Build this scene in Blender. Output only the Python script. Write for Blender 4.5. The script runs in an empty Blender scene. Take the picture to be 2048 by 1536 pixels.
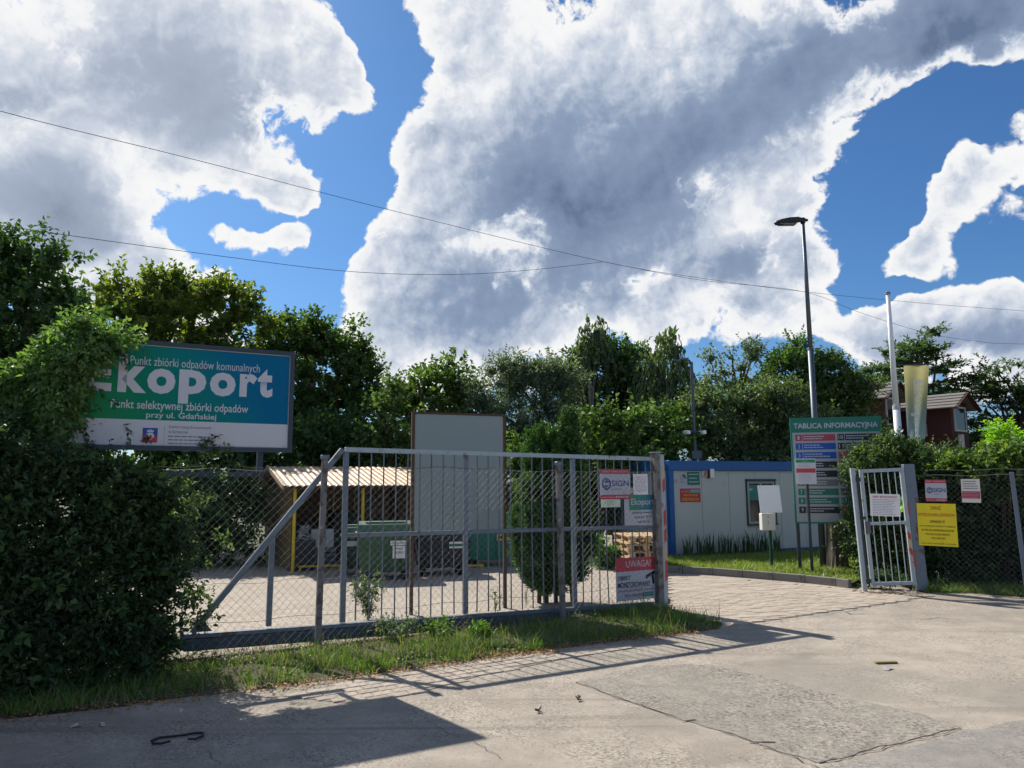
import bpy, bmesh, math, random
import numpy as np
from mathutils import Vector, Matrix, Euler

R = random.Random(7)
rng = np.random.default_rng(11)
scene = bpy.context.scene
COL = scene.collection

# ------------------------------------------------------------------ camera
F = 1500.0; PITCH = math.radians(7.7); ROLL = 0.006; EYE = 1.75
_f = Vector((0, math.cos(PITCH), math.sin(PITCH))); _r = Vector((1, 0, 0)); _u = Vector((0, -math.sin(PITCH), math.cos(PITCH)))
CR = _r * math.cos(ROLL) - _u * math.sin(ROLL); CU = _u * math.cos(ROLL) + _r * math.sin(ROLL)
CAM = Vector((0, 0, EYE))
cd = bpy.data.cameras.new("camera"); cam = bpy.data.objects.new("camera", cd); COL.objects.link(cam)
m3 = Matrix((CR, CU, -_f)).transposed()
cam.matrix_world = Matrix.Translation(CAM) @ m3.to_4x4()
cd.sensor_width = 36; cd.lens = 36 * F / 2048; cd.clip_start = 0.05; cd.clip_end = 3000
scene.camera = cam

def ray(x, y):
    return _f + CR * ((x - 1024) / F) + CU * ((768 - y) / F)
def G(x, y, z=0.0):
    d = ray(x, y); return CAM + d * ((z - EYE) / d.z)
def D(x, y, dep):
    d = ray(x, y); return CAM + d * (dep / d.y)
def V(x, y, A, B):
    n = Vector((-(B - A).y, (B - A).x, 0)); d = ray(x, y); return CAM + d * ((A - CAM).dot(n) / d.dot(n))

# ------------------------------------------------------------------ light
SUN = Vector((-0.62 * math.cos(math.radians(41.6)), 0.785 * math.cos(math.radians(41.6)), math.sin(math.radians(41.6)))).normalized()
SUN_EL = math.asin(SUN.z); SUN_AZ = math.atan2(SUN.x, SUN.y)
sl = bpy.data.lights.new("sun", 'SUN'); sl.energy = 4.6; sl.angle = math.radians(0.53); sl.color = (1.0, 0.94, 0.85)
so = bpy.data.objects.new("sun", sl); COL.objects.link(so); so.rotation_euler = SUN.to_track_quat('Z', 'Y').to_euler(); so.location = SUN * 60
vs = scene.view_settings
vs.view_transform = 'Standard'; vs.look = 'None'; vs.gamma = 1; vs.use_curve_mapping = False; vs.exposure = 0.60
try:
    scene.cycles.max_bounces = 8; scene.cycles.transparent_max_bounces = 8; scene.cycles.use_denoising = True; scene.cycles.use_adaptive_sampling = True; scene.cycles.adaptive_threshold = 0.02
except Exception:
    pass

# ------------------------------------------------------------------ node helpers
class NT:
    def __init__(s, tree): s.t = tree; s.n = tree.nodes; s.l = tree.links
    def new(s, typ, **kw):
        nd = s.n.new(typ)
        for k, v in kw.items(): setattr(nd, k, v)
        return nd
    def put(s, sock, v):
        if isinstance(v, bpy.types.NodeSocket): s.l.new(v, sock)
        else: sock.default_value = v
    def math(s, op, a, b=None, c=None, clamp=False):
        nd = s.new('ShaderNodeMath', operation=op, use_clamp=clamp); s.put(nd.inputs[0], a)
        if b is not None: s.put(nd.inputs[1], b)
        if c is not None: s.put(nd.inputs[2], c)
        return nd.outputs[0]
    def vmath(s, op, a, b=None, scale=None):
        nd = s.new('ShaderNodeVectorMath', operation=op); s.put(nd.inputs[0], a)
        if b is not None: s.put(nd.inputs[1], b)
        if scale is not None: s.put(nd.inputs['Scale'], scale)
        return nd.outputs['Value'] if op in ('DOT_PRODUCT', 'LENGTH', 'DISTANCE') else nd.outputs['Vector']
    def noise(s, vec, scale, detail=4, rough=.5, dist=0.0, out='Fac'):
        nd = s.new('ShaderNodeTexNoise'); s.put(nd.inputs['Vector'], vec); nd.inputs['Scale'].default_value = scale
        nd.inputs['Detail'].default_value = detail; nd.inputs['Roughness'].default_value = rough; nd.inputs['Distortion'].default_value = dist
        return nd.outputs[0] if out == 'Fac' else nd.outputs[1]
    def smooth(s, v, a, b, lo=0.0, hi=1.0):
        nd = s.new('ShaderNodeMapRange', interpolation_type='SMOOTHSTEP'); s.put(nd.inputs['Value'], v)
        for k, q in zip(('From Min', 'From Max', 'To Min', 'To Max'), (a, b, lo, hi)): s.put(nd.inputs[k], q)
        return nd.outputs[0]
    def mix(s, fac, a, b, blend='MIX'):
        nd = s.new('ShaderNodeMix', data_type='RGBA', blend_type=blend); s.put(nd.inputs['Factor'], fac)
        s.put(nd.inputs[6], a if isinstance(a, bpy.types.NodeSocket) else (*a, 1)); s.put(nd.inputs[7], b if isinstance(b, bpy.types.NodeSocket) else (*b, 1))
        return nd.outputs[2]
    def ramp(s, fac, stops):
        nd = s.new('ShaderNodeValToRGB'); s.put(nd.inputs[0], fac); el = nd.color_ramp.elements
        while len(el) < len(stops): el.new(0.5)
        for e, (p, c) in zip(el, stops): e.position = p; e.color = (*c, 1)
        return nd.outputs[0]

# ------------------------------------------------------------------ sky with cumulus
world = bpy.data.worlds.new("World"); scene.world = world; world.use_nodes = True
W = NT(world.node_tree); W.n.clear()
SKY_STRENGTH = 0.06
world.cycles.sampling_method = 'MANUAL'; world.cycles.sample_map_resolution = 256
sky = W.new('ShaderNodeTexSky', sky_type='NISHITA', sun_disc=False, sun_elevation=SUN_EL, sun_rotation=SUN_AZ, altitude=50, air_density=1.0, dust_density=0.6, ozone_density=1.6)
SKYMUL = (0.46, 0.80, 1.16)

# px centre, px radii, angle, weight  (clouds as they stand over the place)
BLOBS = [(120, 90, 420, 230, 0, 1.0), (440, 60, 260, 210, 0, 1.0), (590, 150, 190, 160, 0, .85), (690, 160, 100, 110, 0, .7), (640, 80, 90, 90, 0, .5), (300, 290, 330, 150, 8, 1.0), (490, 330, 150, 110, 28, .85), (560, 390, 90, 50, 20, .6),
         (60, 400, 230, 150, 0, 1.1), (200, 470, 130, 90, 0, .8), (250, 560, 200, 90, 0, .9), (420, 590, 110, 55, 0, .8), (520, 500, 90, 34, -10, .42), (580, 495, 55, 50, 0, .50), (330, 400, 100, 60, 0, .55), (50, 520, 190, 110, 0, 1.0), (470, 495, 60, 26, 0, .40), (410, 480, 40, 20, 0, .36), (440, 540, 50, 16, -8, .36), (610, 470, 30, 24, 0, .36),
         (960, 30, 170, 150, 0, .85), (1230, 110, 380, 260, 0, 1.0), (1080, 290, 330, 190, 0, 1.0), (880, 290, 190, 150, 0, .95), (840, 440, 170, 170, 0, .95),
         (800, 600, 170, 130, 0, .95), (1000, 560, 300, 170, 0, 1.0), (1500, 170, 420, 200, -15, 1.0), (1850, 50, 420, 140, -5, 1.0), (1340, 400, 350, 140, -25, .95),
         (1600, 330, 200, 100, -35, .75), (1540, 470, 190, 110, 0, .85), (1500, 600, 250, 110, 0, .95), (1320, 650, 110, 80, 0, .65), (1660, 530, 110, 80, 0, .6), (1400, 540, 130, 90, 0, .7),
         (1920, 350, 90, 100, 25, .70), (1860, 450, 85, 90, -30, .70), (1810, 500, 60, 44, 0, .5), (1980, 300, 70, 50, 0, .45), (1830, 360, 40, 30, 0, .35), (1900, 630, 270, 85, 0, 1.0), (1800, 650, 130, 90, 0, .8), (2050, 640, 240, 120, 0, 1.0),
         (870, 710, 220, 90, 0, .9), (1080, 660, 200, 100, 0, .9), (1230, 590, 100, 60, -30, .6), (980, 770, 160, 60, 0, .7), (760, 740, 80, 70, 0, .6), (1950, 740, 200, 60, 0, .7), (340, 700, 300, 90, 0, .7),
         (1130, 430, 220, 120, 0, .6), (1330, 480, 160, 90, 0, .5), (1400, 90, 300, 150, 0, .4), (-250, 250, 400, 350, 0, 1.0), (2300, 250, 300, 200, 0, .9)]
HOLES = [(690, 340, 90, 220, 12, .9), (790, 100, 90, 170, -12, .85), (640, 560, 70, 150, 0, .7), (1745, 400, 85, 190, 30, 1.3), (1900, 225, 190, 55, -14, .8), (430, 435, 150, 50, 0, .6), (1280, 555, 50, 30, -20, .45), (1740, 300, 100, 50, -35, .4), (1745, 560, 110, 50, 0, .9), (640, 430, 60, 120, 0, .6), (560, 620, 110, 60, 0, .6), (1400, 730, 90, 40, 0, .5), (1650, 690, 90, 40, 0, .5), (1980, 470, 90, 60, 0, .4)]
# dark cloud bellies: thick, lit from behind
BELLIES = [(1720, 40, 360, 110, 0, .6), (1180, 350, 330, 230, -15, 1.0), (1420, 300, 300, 130, -20, .75), (1930, 60, 360, 170, 0, 1.1), (1640, 150, 300, 150, -10, .6), (110, 410, 150, 130, 0, 1.3), (330, 150, 280, 180, 0, .66), (440, 210, 320, 120, 0, .5), (30, 200, 160, 90, 0, .35), (1040, 570, 350, 90, 0, .85),
           (1480, 530, 190, 70, 0, .6), (1950, 680, 260, 60, 0, .8), (920, 650, 220, 70, 0, .6), (1150, 440, 280, 130, 0, .75), (870, 260, 90, 60, 0, .35), (200, 480, 150, 60, 0, .4), (1500, 610, 160, 40, 0, .4), (850, 480, 120, 60, 0, .3)]

def blob_sum(nt, vec, blobs):
    tot = None
    for (x, y, rx, ry, ang, w) in blobs:
        c = ray(x, y); L = c.length; c.normalize()
        right = c.cross(Vector((0, 0, 1))).normalized(); up = right.cross(c)
        a = math.radians(-ang); r2 = right * math.cos(a) + up * math.sin(a); u2 = up * math.cos(a) - right * math.sin(a)
        rot = Matrix((r2, u2, -c)).transposed()
        mp = nt.new('ShaderNodeMapping', vector_type='TEXTURE'); nt.put(mp.inputs['Vector'], vec)
        mp.inputs['Location'].default_value = c; mp.inputs['Rotation'].default_value = rot.to_euler()
        mp.inputs['Scale'].default_value = (rx / F / L, ry / F / L, 1.0)
        g = nt.new('ShaderNodeTexGradient', gradient_type='QUADRATIC_SPHERE' if False else 'SPHERICAL'); nt.put(g.inputs[0], mp.outputs[0])
        if tot is None: tot = nt.math('MULTIPLY', g.outputs[1], w)
        else: tot = nt.math('MULTIPLY_ADD', g.outputs[1], w, tot)
    return tot

def cloud_group(fine):
    g = bpy.data.node_groups.new("cloud_density", 'ShaderNodeTree'); nt = NT(g)
    g.interface.new_socket("Vector", in_out='INPUT', socket_type='NodeSocketVector')
    for k in ("Density", "Thick", "Puff"): g.interface.new_socket(k, in_out='OUTPUT', socket_type='NodeSocketFloat')
    gi = nt.new('NodeGroupInput'); go = nt.new('NodeGroupOutput'); v = gi.outputs[0]
    w1 = nt.noise(v, 5.0, 5, .55, out='Color'); w1 = nt.vmath('SUBTRACT', w1, (.5, .5, .5)); w1 = nt.vmath('SCALE', w1, scale=.15)
    vw = nt.vmath('ADD', v, w1)
    s = blob_sum(nt, vw, BLOBS); h = blob_sum(nt, vw, HOLES)
    s = nt.math('MINIMUM', s, 1.3); s = nt.math('SUBTRACT', s, h)
    # away from the part of the sky in view the same kind of broken cumulus goes on
    cen = ray(1024, 420).normalized()
    dt = nt.vmath('DOT_PRODUCT', v, tuple(cen)); far = nt.smooth(dt, .80, .62)
    ng = nt.noise(v, 2.3, 2, .5); gen = nt.smooth(ng, .48, .74, -.15, 1.0); gen = nt.math('MULTIPLY', gen, far)
    s = nt.math('ADD', s, gen)
    n1 = nt.noise(v, 7.0, 3, .6)
    vw2 = nt.vmath('ADD', v, nt.vmath('SCALE', nt.vmath('SUBTRACT', nt.noise(v, 16.0, 4, .6, out='Color'), (.5, .5, .5)), scale=.05))
    vo = nt.new('ShaderNodeTexVoronoi', feature='F1'); nt.put(vo.inputs['Vector'], vw2); vo.inputs['Scale'].default_value = 13; vo.normalize = True
    vo.inputs['Detail'].default_value = 3.0 if fine else 1.0; vo.inputs['Roughness'].default_value = .58; vo.inputs['Lacunarity'].default_value = 2.3
    bil = nt.math('MULTIPLY_ADD', vo.outputs['Distance'], -3.6, 1.30)
    nn = nt.math('ADD', nt.math('MULTIPLY_ADD', n1, 3.0, -1.5), bil)
    if fine: nn = nt.math('ADD', nn, nt.math('MULTIPLY_ADD', nt.noise(vw2, 34.0, 7, .64), 2.1, -1.05))
    nt.l.new(vo.outputs['Distance'], go.inputs[2])
    amp = nt.smooth(s, -.15, .40, .22, 1.0)
    d = nt.math('MULTIPLY_ADD', s, 1.7, nt.math('MULTIPLY', nn, amp)); d = nt.math('SUBTRACT', d, .34)
    nt.l.new(d, go.inputs[0]); nt.l.new(s, go.inputs[1])
    return g
CG = cloud_group(True); CGS = CG
tc = W.new('ShaderNodeTexCoord'); dirv = W.vmath('NORMALIZE', tc.outputs['Generated'])
def cg(vec, grp):
    nd = W.new('ShaderNodeGroup'); nd.node_tree = grp; W.put(nd.inputs[0], vec); return nd
c0 = cg(dirv, CG)
# self shading: how much cloud lies towards the sun
tosun = W.vmath('SUBTRACT', tuple(SUN), dirv); tosun = W.vmath('NORMALIZE', tosun)
c1 = cg(W.vmath('NORMALIZE', W.vmath('ADD', dirv, W.vmath('SCALE', tosun, scale=.012))), CGS)
alpha = W.smooth(c0.outputs[0], -.04, .36)
zc = W.new('ShaderNodeSeparateXYZ'); W.put(zc.inputs[0], dirv)
diff = W.math('SUBTRACT', c1.outputs[0], c0.outputs[0])
bel = blob_sum(W, dirv, BELLIES)
cen = ray(1024, 420).normalized()
farb = W.smooth(W.vmath('DOT_PRODUCT', dirv, tuple(cen)), .80, .62)
bel = W.math('MULTIPLY_ADD', farb, W.smooth(c0.outputs[1], .45, 1.0, 0, .8), bel)
nb = W.noise(dirv, 7.0, 6, .6, .3)
bel = W.math('MULTIPLY', bel, W.math('MULTIPLY_ADD', nb, 2.0, -.20))
thick = W.smooth(c0.outputs[0], .3, 1.5, 0, .30)
dark = W.math('ADD', bel, thick)
PUFF = 1.15
dark = W.math('MULTIPLY_ADD', diff, .06, dark)
so_ = W.vmath('SCALE', tosun, scale=.010)
for sc_, am_, rg_ in ((12.0, .7, .5),):
    e0 = W.noise(dirv, sc_, 4, rg_); e1 = W.noise(W.vmath('ADD', dirv, so_ if sc_ > 20 else W.vmath('SCALE', tosun, scale=.022)), sc_, 4, rg_)
    dark = W.math('MULTIPLY_ADD', W.math('SUBTRACT', e1, e0), am_, dark)
dark = W.math('MULTIPLY_ADD', W.math('SUBTRACT', c0.outputs[2], c1.outputs[2]), PUFF, dark)
dark = W.math('ADD', dark, .06)
dark = W.math('MULTIPLY', dark, W.smooth(c0.outputs[0], .10, 1.15))
dark = W.math('MULTIPLY', dark, .80)
dark = W.math('SUBTRACT', dark, W.math('MULTIPLY', W.smooth(dark, .5, 1.3), .30))
sunny = W.smooth(W.vmath('DOT_PRODUCT', dirv, tuple(SUN)), .78, .97)
ccol = W.ramp(dark, [(0.0, (1.0, 1.0, 1.0)), (.16, (.90, .92, .96)), (.36, (.58, .65, .77)), (.62, (.28, .365, .52)), (1.0, (.135, .195, .32))])
ccol = W.mix(W.math('MULTIPLY', sunny, .22), ccol, (1.0, 1.0, 1.0))
bgs = W.new('ShaderNodeBackground'); bgs.inputs['Strength'].default_value = SKY_STRENGTH
lowsky = W.smooth(zc.outputs[2], .30, .0)
W.put(bgs.inputs['Color'], W.mix(1.0, sky.outputs[0], W.mix(lowsky, SKYMUL, (.60, .84, 1.12)), 'MULTIPLY'))
bgc = W.new('ShaderNodeBackground'); W.put(bgc.inputs['Color'], ccol); bgc.inputs['Strength'].default_value = 0.62
mx = W.new('ShaderNodeMixShader'); W.put(mx.inputs[0], alpha); W.l.new(bgs.outputs[0], mx.inputs[1]); W.l.new(bgc.outputs[0], mx.inputs[2])
wo = W.new('ShaderNodeOutputWorld'); W.l.new(mx.outputs[0], wo.inputs[0])

# ------------------------------------------------------------------ mesh helpers
def prop(o, label=None, cat=None, group=None, kind=None):
    for k, v in (('label', label), ('category', cat), ('group', group), ('kind', kind)):
        if v: o[k] = v
    return o

class MB:
    """collects shapes, then links them as ONE mesh object"""
    def __init__(s): s.v = []; s.f = []
    def add(s, vs, fs):
        b = len(s.v); s.v += [tuple(v) for v in vs]; s.f += [tuple(b + i for i in f) for f in fs]; return s
    def box(s, c, d, rot=None, jit=0):
        hx, hy, hz = d[0] / 2, d[1] / 2, d[2] / 2
        P = [Vector((x, y, z)) for z in (-hz, hz) for y in (-hy, hy) for x in (-hx, hx)]
        if jit: P = [p + Vector([R.uniform(-jit, jit) for _ in range(3)]) for p in P]
        if rot is not None: P = [rot @ p for p in P]
        c = Vector(c)
        return s.add([c + p for p in P], [(0, 2, 3, 1), (4, 5, 7, 6), (0, 1, 5, 4), (2, 6, 7, 3), (0, 4, 6, 2), (1, 3, 7, 5)])
    def bar(s, a, b, w, d, side=None):
        a, b = Vector(a), Vector(b); z = (b - a); L = z.length; z.normalize()
        y = Vector(side) if side is not None else Vector((0, 1, 0))
        if abs(y.dot(z)) > .95: y = Vector((1, 0, 0))
        x = y.cross(z).normalized(); y = z.cross(x)
        return s.box((a + b) / 2, (w, d, L), Matrix((x, y, z)).transposed())
    def tube(s, pts, r, n=6, cap=True):
        pts = [Vector(p) for p in pts]; rs = r if isinstance(r, (list, tuple)) else [r] * len(pts)
        base = len(s.v); ref = Vector((.123, .321, .94))
        for i, p in enumerate(pts):
            t = (pts[min(i + 1, len(pts) - 1)] - pts[max(i - 1, 0)]).normalized()
            rr = ref if abs(t.dot(ref)) < .95 else Vector((1, 0, 0))
            x = t.cross(rr).normalized(); y = t.cross(x)
            for k in range(n):
                a = 2 * math.pi * k / n; s.v.append(tuple(p + (x * math.cos(a) + y * math.sin(a)) * rs[i]))
        for i in range(len(pts) - 1):
            for k in range(n):
                q = (k + 1) % n; s.f.append((base + i * n + k, base + i * n + q, base + (i + 1) * n + q, base + (i + 1) * n + k))
        if cap:
            s.f.append(tuple(base + k for k in reversed(range(n)))); s.f.append(tuple(base + (len(pts) - 1) * n + k for k in range(n)))
        return s
    def lathe(s, prof, n=16, c=(0, 0, 0)):
        c = Vector(c); base = len(s.v)
        for r, z in prof:
            for k in range(n):
                a = 2 * math.pi * k / n; s.v.append((c.x + r * math.cos(a), c.y + r * math.sin(a), c.z + z))
        for i in range(len(prof) - 1):
            for k in range(n):
                q = (k + 1) % n; s.f.append((base + i * n + k, base + i * n + q, base + (i + 1) * n + q, base + (i + 1) * n + k))
        s.f.append(tuple(base + k for k in reversed(range(n)))); s.f.append(tuple(base + (len(prof) - 1) * n + k for k in range(n)))
        return s
    def prism(s, poly, y0, y1):
        """polygon in local x,z pushed from y0 to y1"""
        n = len(poly)
        return s.add([(x, y0, z) for x, z in poly] + [(x, y1, z) for x, z in poly],
                     [tuple(range(n)), tuple(reversed(range(n, 2 * n)))] + [(i, n + i, n + (i + 1) % n, (i + 1) % n) for i in range(n)])
    def flat(s, poly, z):
        n = len(poly); return s.add([(p[0], p[1], z) for p in poly], [tuple(range(n))])
    def build(s, name, mat, parent=None, smooth=False, bevel=0, loc=None):
        me = bpy.data.meshes.new(name); me.from_pydata(s.v, [], s.f); me.update()
        bm = bmesh.new(); bm.from_mesh(me); bmesh.ops.recalc_face_normals(bm, faces=bm.faces)
        if bevel: bmesh.ops.bevel(bm, geom=[e for e in bm.edges], offset=bevel, segments=1, affect='EDGES', clamp_overlap=True)
        bm.to_mesh(me); bm.free()
        if smooth: me.polygons.foreach_set('use_smooth', [True] * len(me.polygons))
        if mat: me.materials.append(mat)
        o = bpy.data.objects.new(name, me); COL.objects.link(o)
        if parent: o.parent = parent
        if loc is not None: o.location = loc
        return o

def empty(name, loc, yaw=0.0, label=None, cat=None, group=None, tilt=None):
    o = bpy.data.objects.new(name, None); o.empty_display_size = .2; COL.objects.link(o)
    o.location = loc; o.rotation_euler = (0, 0, yaw) if tilt is None else (tilt[0], tilt[1], yaw)
    return prop(o, label, cat, group)

def copy_tree(o, parent=None):
    c = o.copy(); COL.objects.link(c)
    if parent: c.parent = parent
    for ch in list(o.children): copy_tree(ch, c)
    return c

# ------------------------------------------------------------------ materials
_MC = {}
def M(name, col, rough=.6, metal=0.0, var=.14, scale=6.0, bump=0.0, dirt=None, bscale=None, spec=.4):
    """paint / plain stuff: colour with uneven tone, optional wear patches of their own"""
    if name in _MC: return _MC[name]
    m = bpy.data.materials.new(name); m.use_nodes = True; n = NT(m.node_tree); b = n.n['Principled BSDF']
    co = n.new('ShaderNodeTexCoord').outputs['Object']
    f = n.noise(co, scale, 5, .6); f2 = n.noise(co, scale * 9, 3, .6)
    c = n.mix(f, tuple(x * (1 - var) for x in col), tuple(min(1, x * (1 + var)) for x in col))
    c = n.mix(n.math('MULTIPLY', f2, .25), c, tuple(x * .75 for x in col))
    rf = None
    for dt in (dirt or []):
        dc, thr, sc, st = dt
        k = n.smooth(n.noise(co, sc, 7, .62, .3), thr, thr + .07)
        k = n.math('MULTIPLY', k, st); c = n.mix(k, c, dc); rf = k if rf is None else n.math('MAXIMUM', rf, k)
    n.put(b.inputs['Base Color'], c); b.inputs['Metallic'].default_value = metal; b.inputs['Specular IOR Level'].default_value = spec
    n.put(b.inputs['Roughness'], n.math('MULTIPLY_ADD', f2, .25, rough - .12, clamp=True))
    if bump:
        bp = n.new('ShaderNodeBump'); bp.inputs['Strength'].default_value = bump; bp.inputs['Distance'].default_value = .01
        n.put(bp.inputs['Height'], n.noise(co, bscale or scale * 6, 6, .6)); n.l.new(bp.outputs[0], b.inputs['Normal'])
    _MC[name] = m; return m

def leafmat(name, c1, c2, c3=None, trans=.42, gloss=.10, p3=.93, rough=.55):
    if name in _MC: return _MC[name]
    m = bpy.data.materials.new(name); m.use_nodes = True; n = NT(m.node_tree); n.n.clear()
    LK = 2.1
    c1, c2 = [tuple(x * LK for x in c) for c in (c1, c2)]
    at = n.new('ShaderNodeAttribute', attribute_name='rnd')
    stops = [(0, tuple(x * .6 for x in c1)), (.4, c1), (.82, c2)]
    stops += [(p3, c2), (min(p3 + .03, 1), c3)] if c3 else [(1, tuple(min(1, x * 1.25) for x in c2))]
    c = n.ramp(at.outputs['Fac'], stops)
    d = n.new('ShaderNodeBsdfDiffuse'); n.put(d.inputs[0], c)
    t = n.new('ShaderNodeBsdfTranslucent'); n.put(t.inputs[0], n.mix(1.0, c, (1.5, 1.55, .55), 'MULTIPLY'))
    g = n.new('ShaderNodeBsdfGlossy'); g.inputs['Roughness'].default_value = rough; g.inputs[0].default_value = (1, 1, 1, 1)
    a = n.new('ShaderNodeMixShader'); a.inputs[0].default_value = trans; n.l.new(d.outputs[0], a.inputs[1]); n.l.new(t.outputs[0], a.inputs[2])
    lw = n.new('ShaderNodeFresnel'); lw.inputs[0].default_value = 1.4
    q = n.new('ShaderNodeMixShader'); n.put(q.inputs[0], n.math('MULTIPLY_ADD', lw.outputs[0], .10, gloss * .12)); n.l.new(a.outputs[0], q.inputs[1]); n.l.new(g.outputs[0], q.inputs[2])
    o = n.new('ShaderNodeOutputMaterial'); n.l.new(q.outputs[0], o.inputs[0])
    _MC[name] = m; return m

PAINT = M('gate_paint', (.15, .185, .235), .45, .25, .18, 3, .15, [((.11, .075, .055), .575, 6, .85), ((.36, .38, .40), .66, 16, .6)])
PAINT_LT = M('pale_gate_paint', (.36, .43, .48), .45, .1, .15, 3, .15, [((.20, .12, .08), .585, 6, .8), ((.24, .27, .29), .56, 20, .5)])
PAINT_DK = M('dark_rail_paint', (.07, .09, .12), .5, .25, .2, 3, .15, [((.10, .07, .05), .55, 5, .7)])
PEEL = M('peeling_post_paint', (.19, .185, .185), .7, .0, .25, 4, .4, [((.10, .075, .06), .50, 7, .9), ((.38, .39, .40), .62, 12, .8)])
GALV = M('galvanised_wire', (.21, .215, .225), .6, .0, .3, 6)
RUSTY = M('rusty_steel', (.10, .065, .05), .75, .3, .3, 5, .3)
WHITE = M('white_sheet', (.80, .81, .82), .4, 0, .03, 3, 0, [((.55, .55, .52), .66, 5, .35)])
LAMIN = M('white_print', (.48, .49, .55), .4, 0, .06, 3, 0, [((.33, .33, .34), .60, 4, .4)])
CREAM = M('cream_cabinet', (.74, .72, .64), .5, 0, .05)
RED = M('sign_red', (.50, .035, .055), .4, 0, .08)
REDBR = M('tape_red', (.45, .06, .045), .4, 0, .1)
ORANGE = M('tape_faded', (.55, .40, .26), .45, 0, .2)
NAVY = M('ink_navy', (.02, .03, .20), .5, 0, .05)
INK = M('ink_black', (.012, .012, .016), .55, 0, .05)
GREYINK = M('ink_grey', (.22, .22, .26), .55, 0, .05)
REDINK = M('ink_red', (.55, .02, .04), .5, 0, .05)
SGREEN = M('sign_green', (.012, .17, .13), .42, 0, .06)
SBLUE = M('sign_blue', (.01, .09, .42), .42, 0, .06)
SWINE = M('sign_wine', (.42, .05, .09), .42, 0, .06)
SDARK = M('sign_dark', (.018, .026, .036), .42, 0, .06)
SGREY = M('sign_slate', (.14, .17, .19), .42, 0, .06)
YELLOW = M('sign_yellow', (.88, .70, .02), .42, 0, .06, 3, 0, [((.60, .46, .04), .64, 5, .5)])
YELLOWP = M('yellow_pole_paint', (.72, .50, .03), .5, 0, .12, 4, 0, [((.25, .16, .04), .66, 12, .7)])
PALEG = M('pale_green_print', (.62, .76, .58), .45, 0, .08)
BLACKP = M('black_plastic', (.012, .013, .015), .45, 0, .1)
DARKGREEN = M('dark_green_paint', (.01, .05, .03), .45, 0, .1)
STEELDK = M('dark_steel', (.045, .055, .065), .45, .4, .15, 4)
LAMPP = M('lamp_pole_steel', (.10, .125, .155), .5, .5, .12, 3)

# ------------------------------------------------------------------ lettering
_TX = {}
def text_mesh(body, bold):
    k = (body, bold)
    if k not in _TX:
        cu = bpy.data.curves.new('lettering', 'FONT'); cu.body = body; cu.size = 1; cu.offset = bold; cu.resolution_u = 3; cu.align_x = 'LEFT'
        ob = bpy.data.objects.new('lettering', cu); COL.objects.link(ob)
        dg = bpy.context.evaluated_depsgraph_get(); me = bpy.data.meshes.new_from_object(ob.evaluated_get(dg)); me.name = 'lettering'
        bpy.data.objects.remove(ob); bpy.data.curves.remove(cu)
        co = np.empty(len(me.vertices) * 3); me.vertices.foreach_get('co', co); co = co.reshape(-1, 3)
        _TX[k] = (me, co.min(0), co.max(0))
    return _TX[k]
def text(root, body, x0, x1, z0, z1, mat, layer=2, bold=.01, name='lettering', rot90=False):
    """prints a line of lettering so that its ink fills x0..x1, z0..z1 on the local x-z face"""
    me, lo, hi = text_mesh(body, bold); me2 = me.copy(); me2.materials.clear(); me2.materials.append(mat)
    o = bpy.data.objects.new(name, me2); COL.objects.link(o); o.parent = root
    w, h = hi[0] - lo[0], hi[1] - lo[1]
    if rot90:      # reads downwards
        sx, sz = (z1 - z0) / w, (x1 - x0) / h
        co = np.empty(len(me2.vertices) * 3); me2.vertices.foreach_get('co', co); co = co.reshape(-1, 3)
        c2 = np.zeros_like(co); c2[:, 0] = x0 + (co[:, 1] - lo[1]) * sz; c2[:, 2] = z1 - (co[:, 0] - lo[0]) * sx
        c2[:, 1] = -.002 * layer
    else:
        sx, sz = (x1 - x0) / w, (z1 - z0) / h
        co = np.empty(len(me2.vertices) * 3); me2.vertices.foreach_get('co', co); co = co.reshape(-1, 3)
        c2 = np.zeros_like(co); c2[:, 0] = x0 + (co[:, 0] - lo[0]) * sx; c2[:, 2] = z0 + (co[:, 1] - lo[1]) * sz
        c2[:, 1] = -.002 * layer
    me2.vertices.foreach_set('co', c2.ravel()); me2.update()
    return o
def rect(root, x0, x1, z0, z1, mat, layer=1, name='print_band'):
    return MB().add([(x0, -.002 * layer, z0), (x1, -.002 * layer, z0), (x1, -.002 * layer, z1), (x0, -.002 * layer, z1)], [(0, 1, 2, 3)]).build(name, mat, root)
def lines(root, x0, x1, z0, z1, n, mat, layer=2, fill=.45, ragged=.3, name='print_lines'):
    """print too small to read: rows of word-long dashes"""
    mb = MB(); h = (z1 - z0) / n
    for i in range(n):
        z = z1 - (i + .5) * h; x = x0; end = x1 - R.uniform(0, ragged) * (x1 - x0)
        while x < end:
            w = R.uniform(.05, .14) * (x1 - x0); e = min(x + w, end); y = -.002 * layer
            mb.add([(x, y, z - h * fill / 2), (e, y, z - h * fill / 2), (e, y, z + h * fill / 2), (x, y, z + h * fill / 2)], [(0, 1, 2, 3)]); x = e + .018 * (x1 - x0)
    o = mb.build(name, mat, root); o['kind'] = 'stuff'; return o
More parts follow.
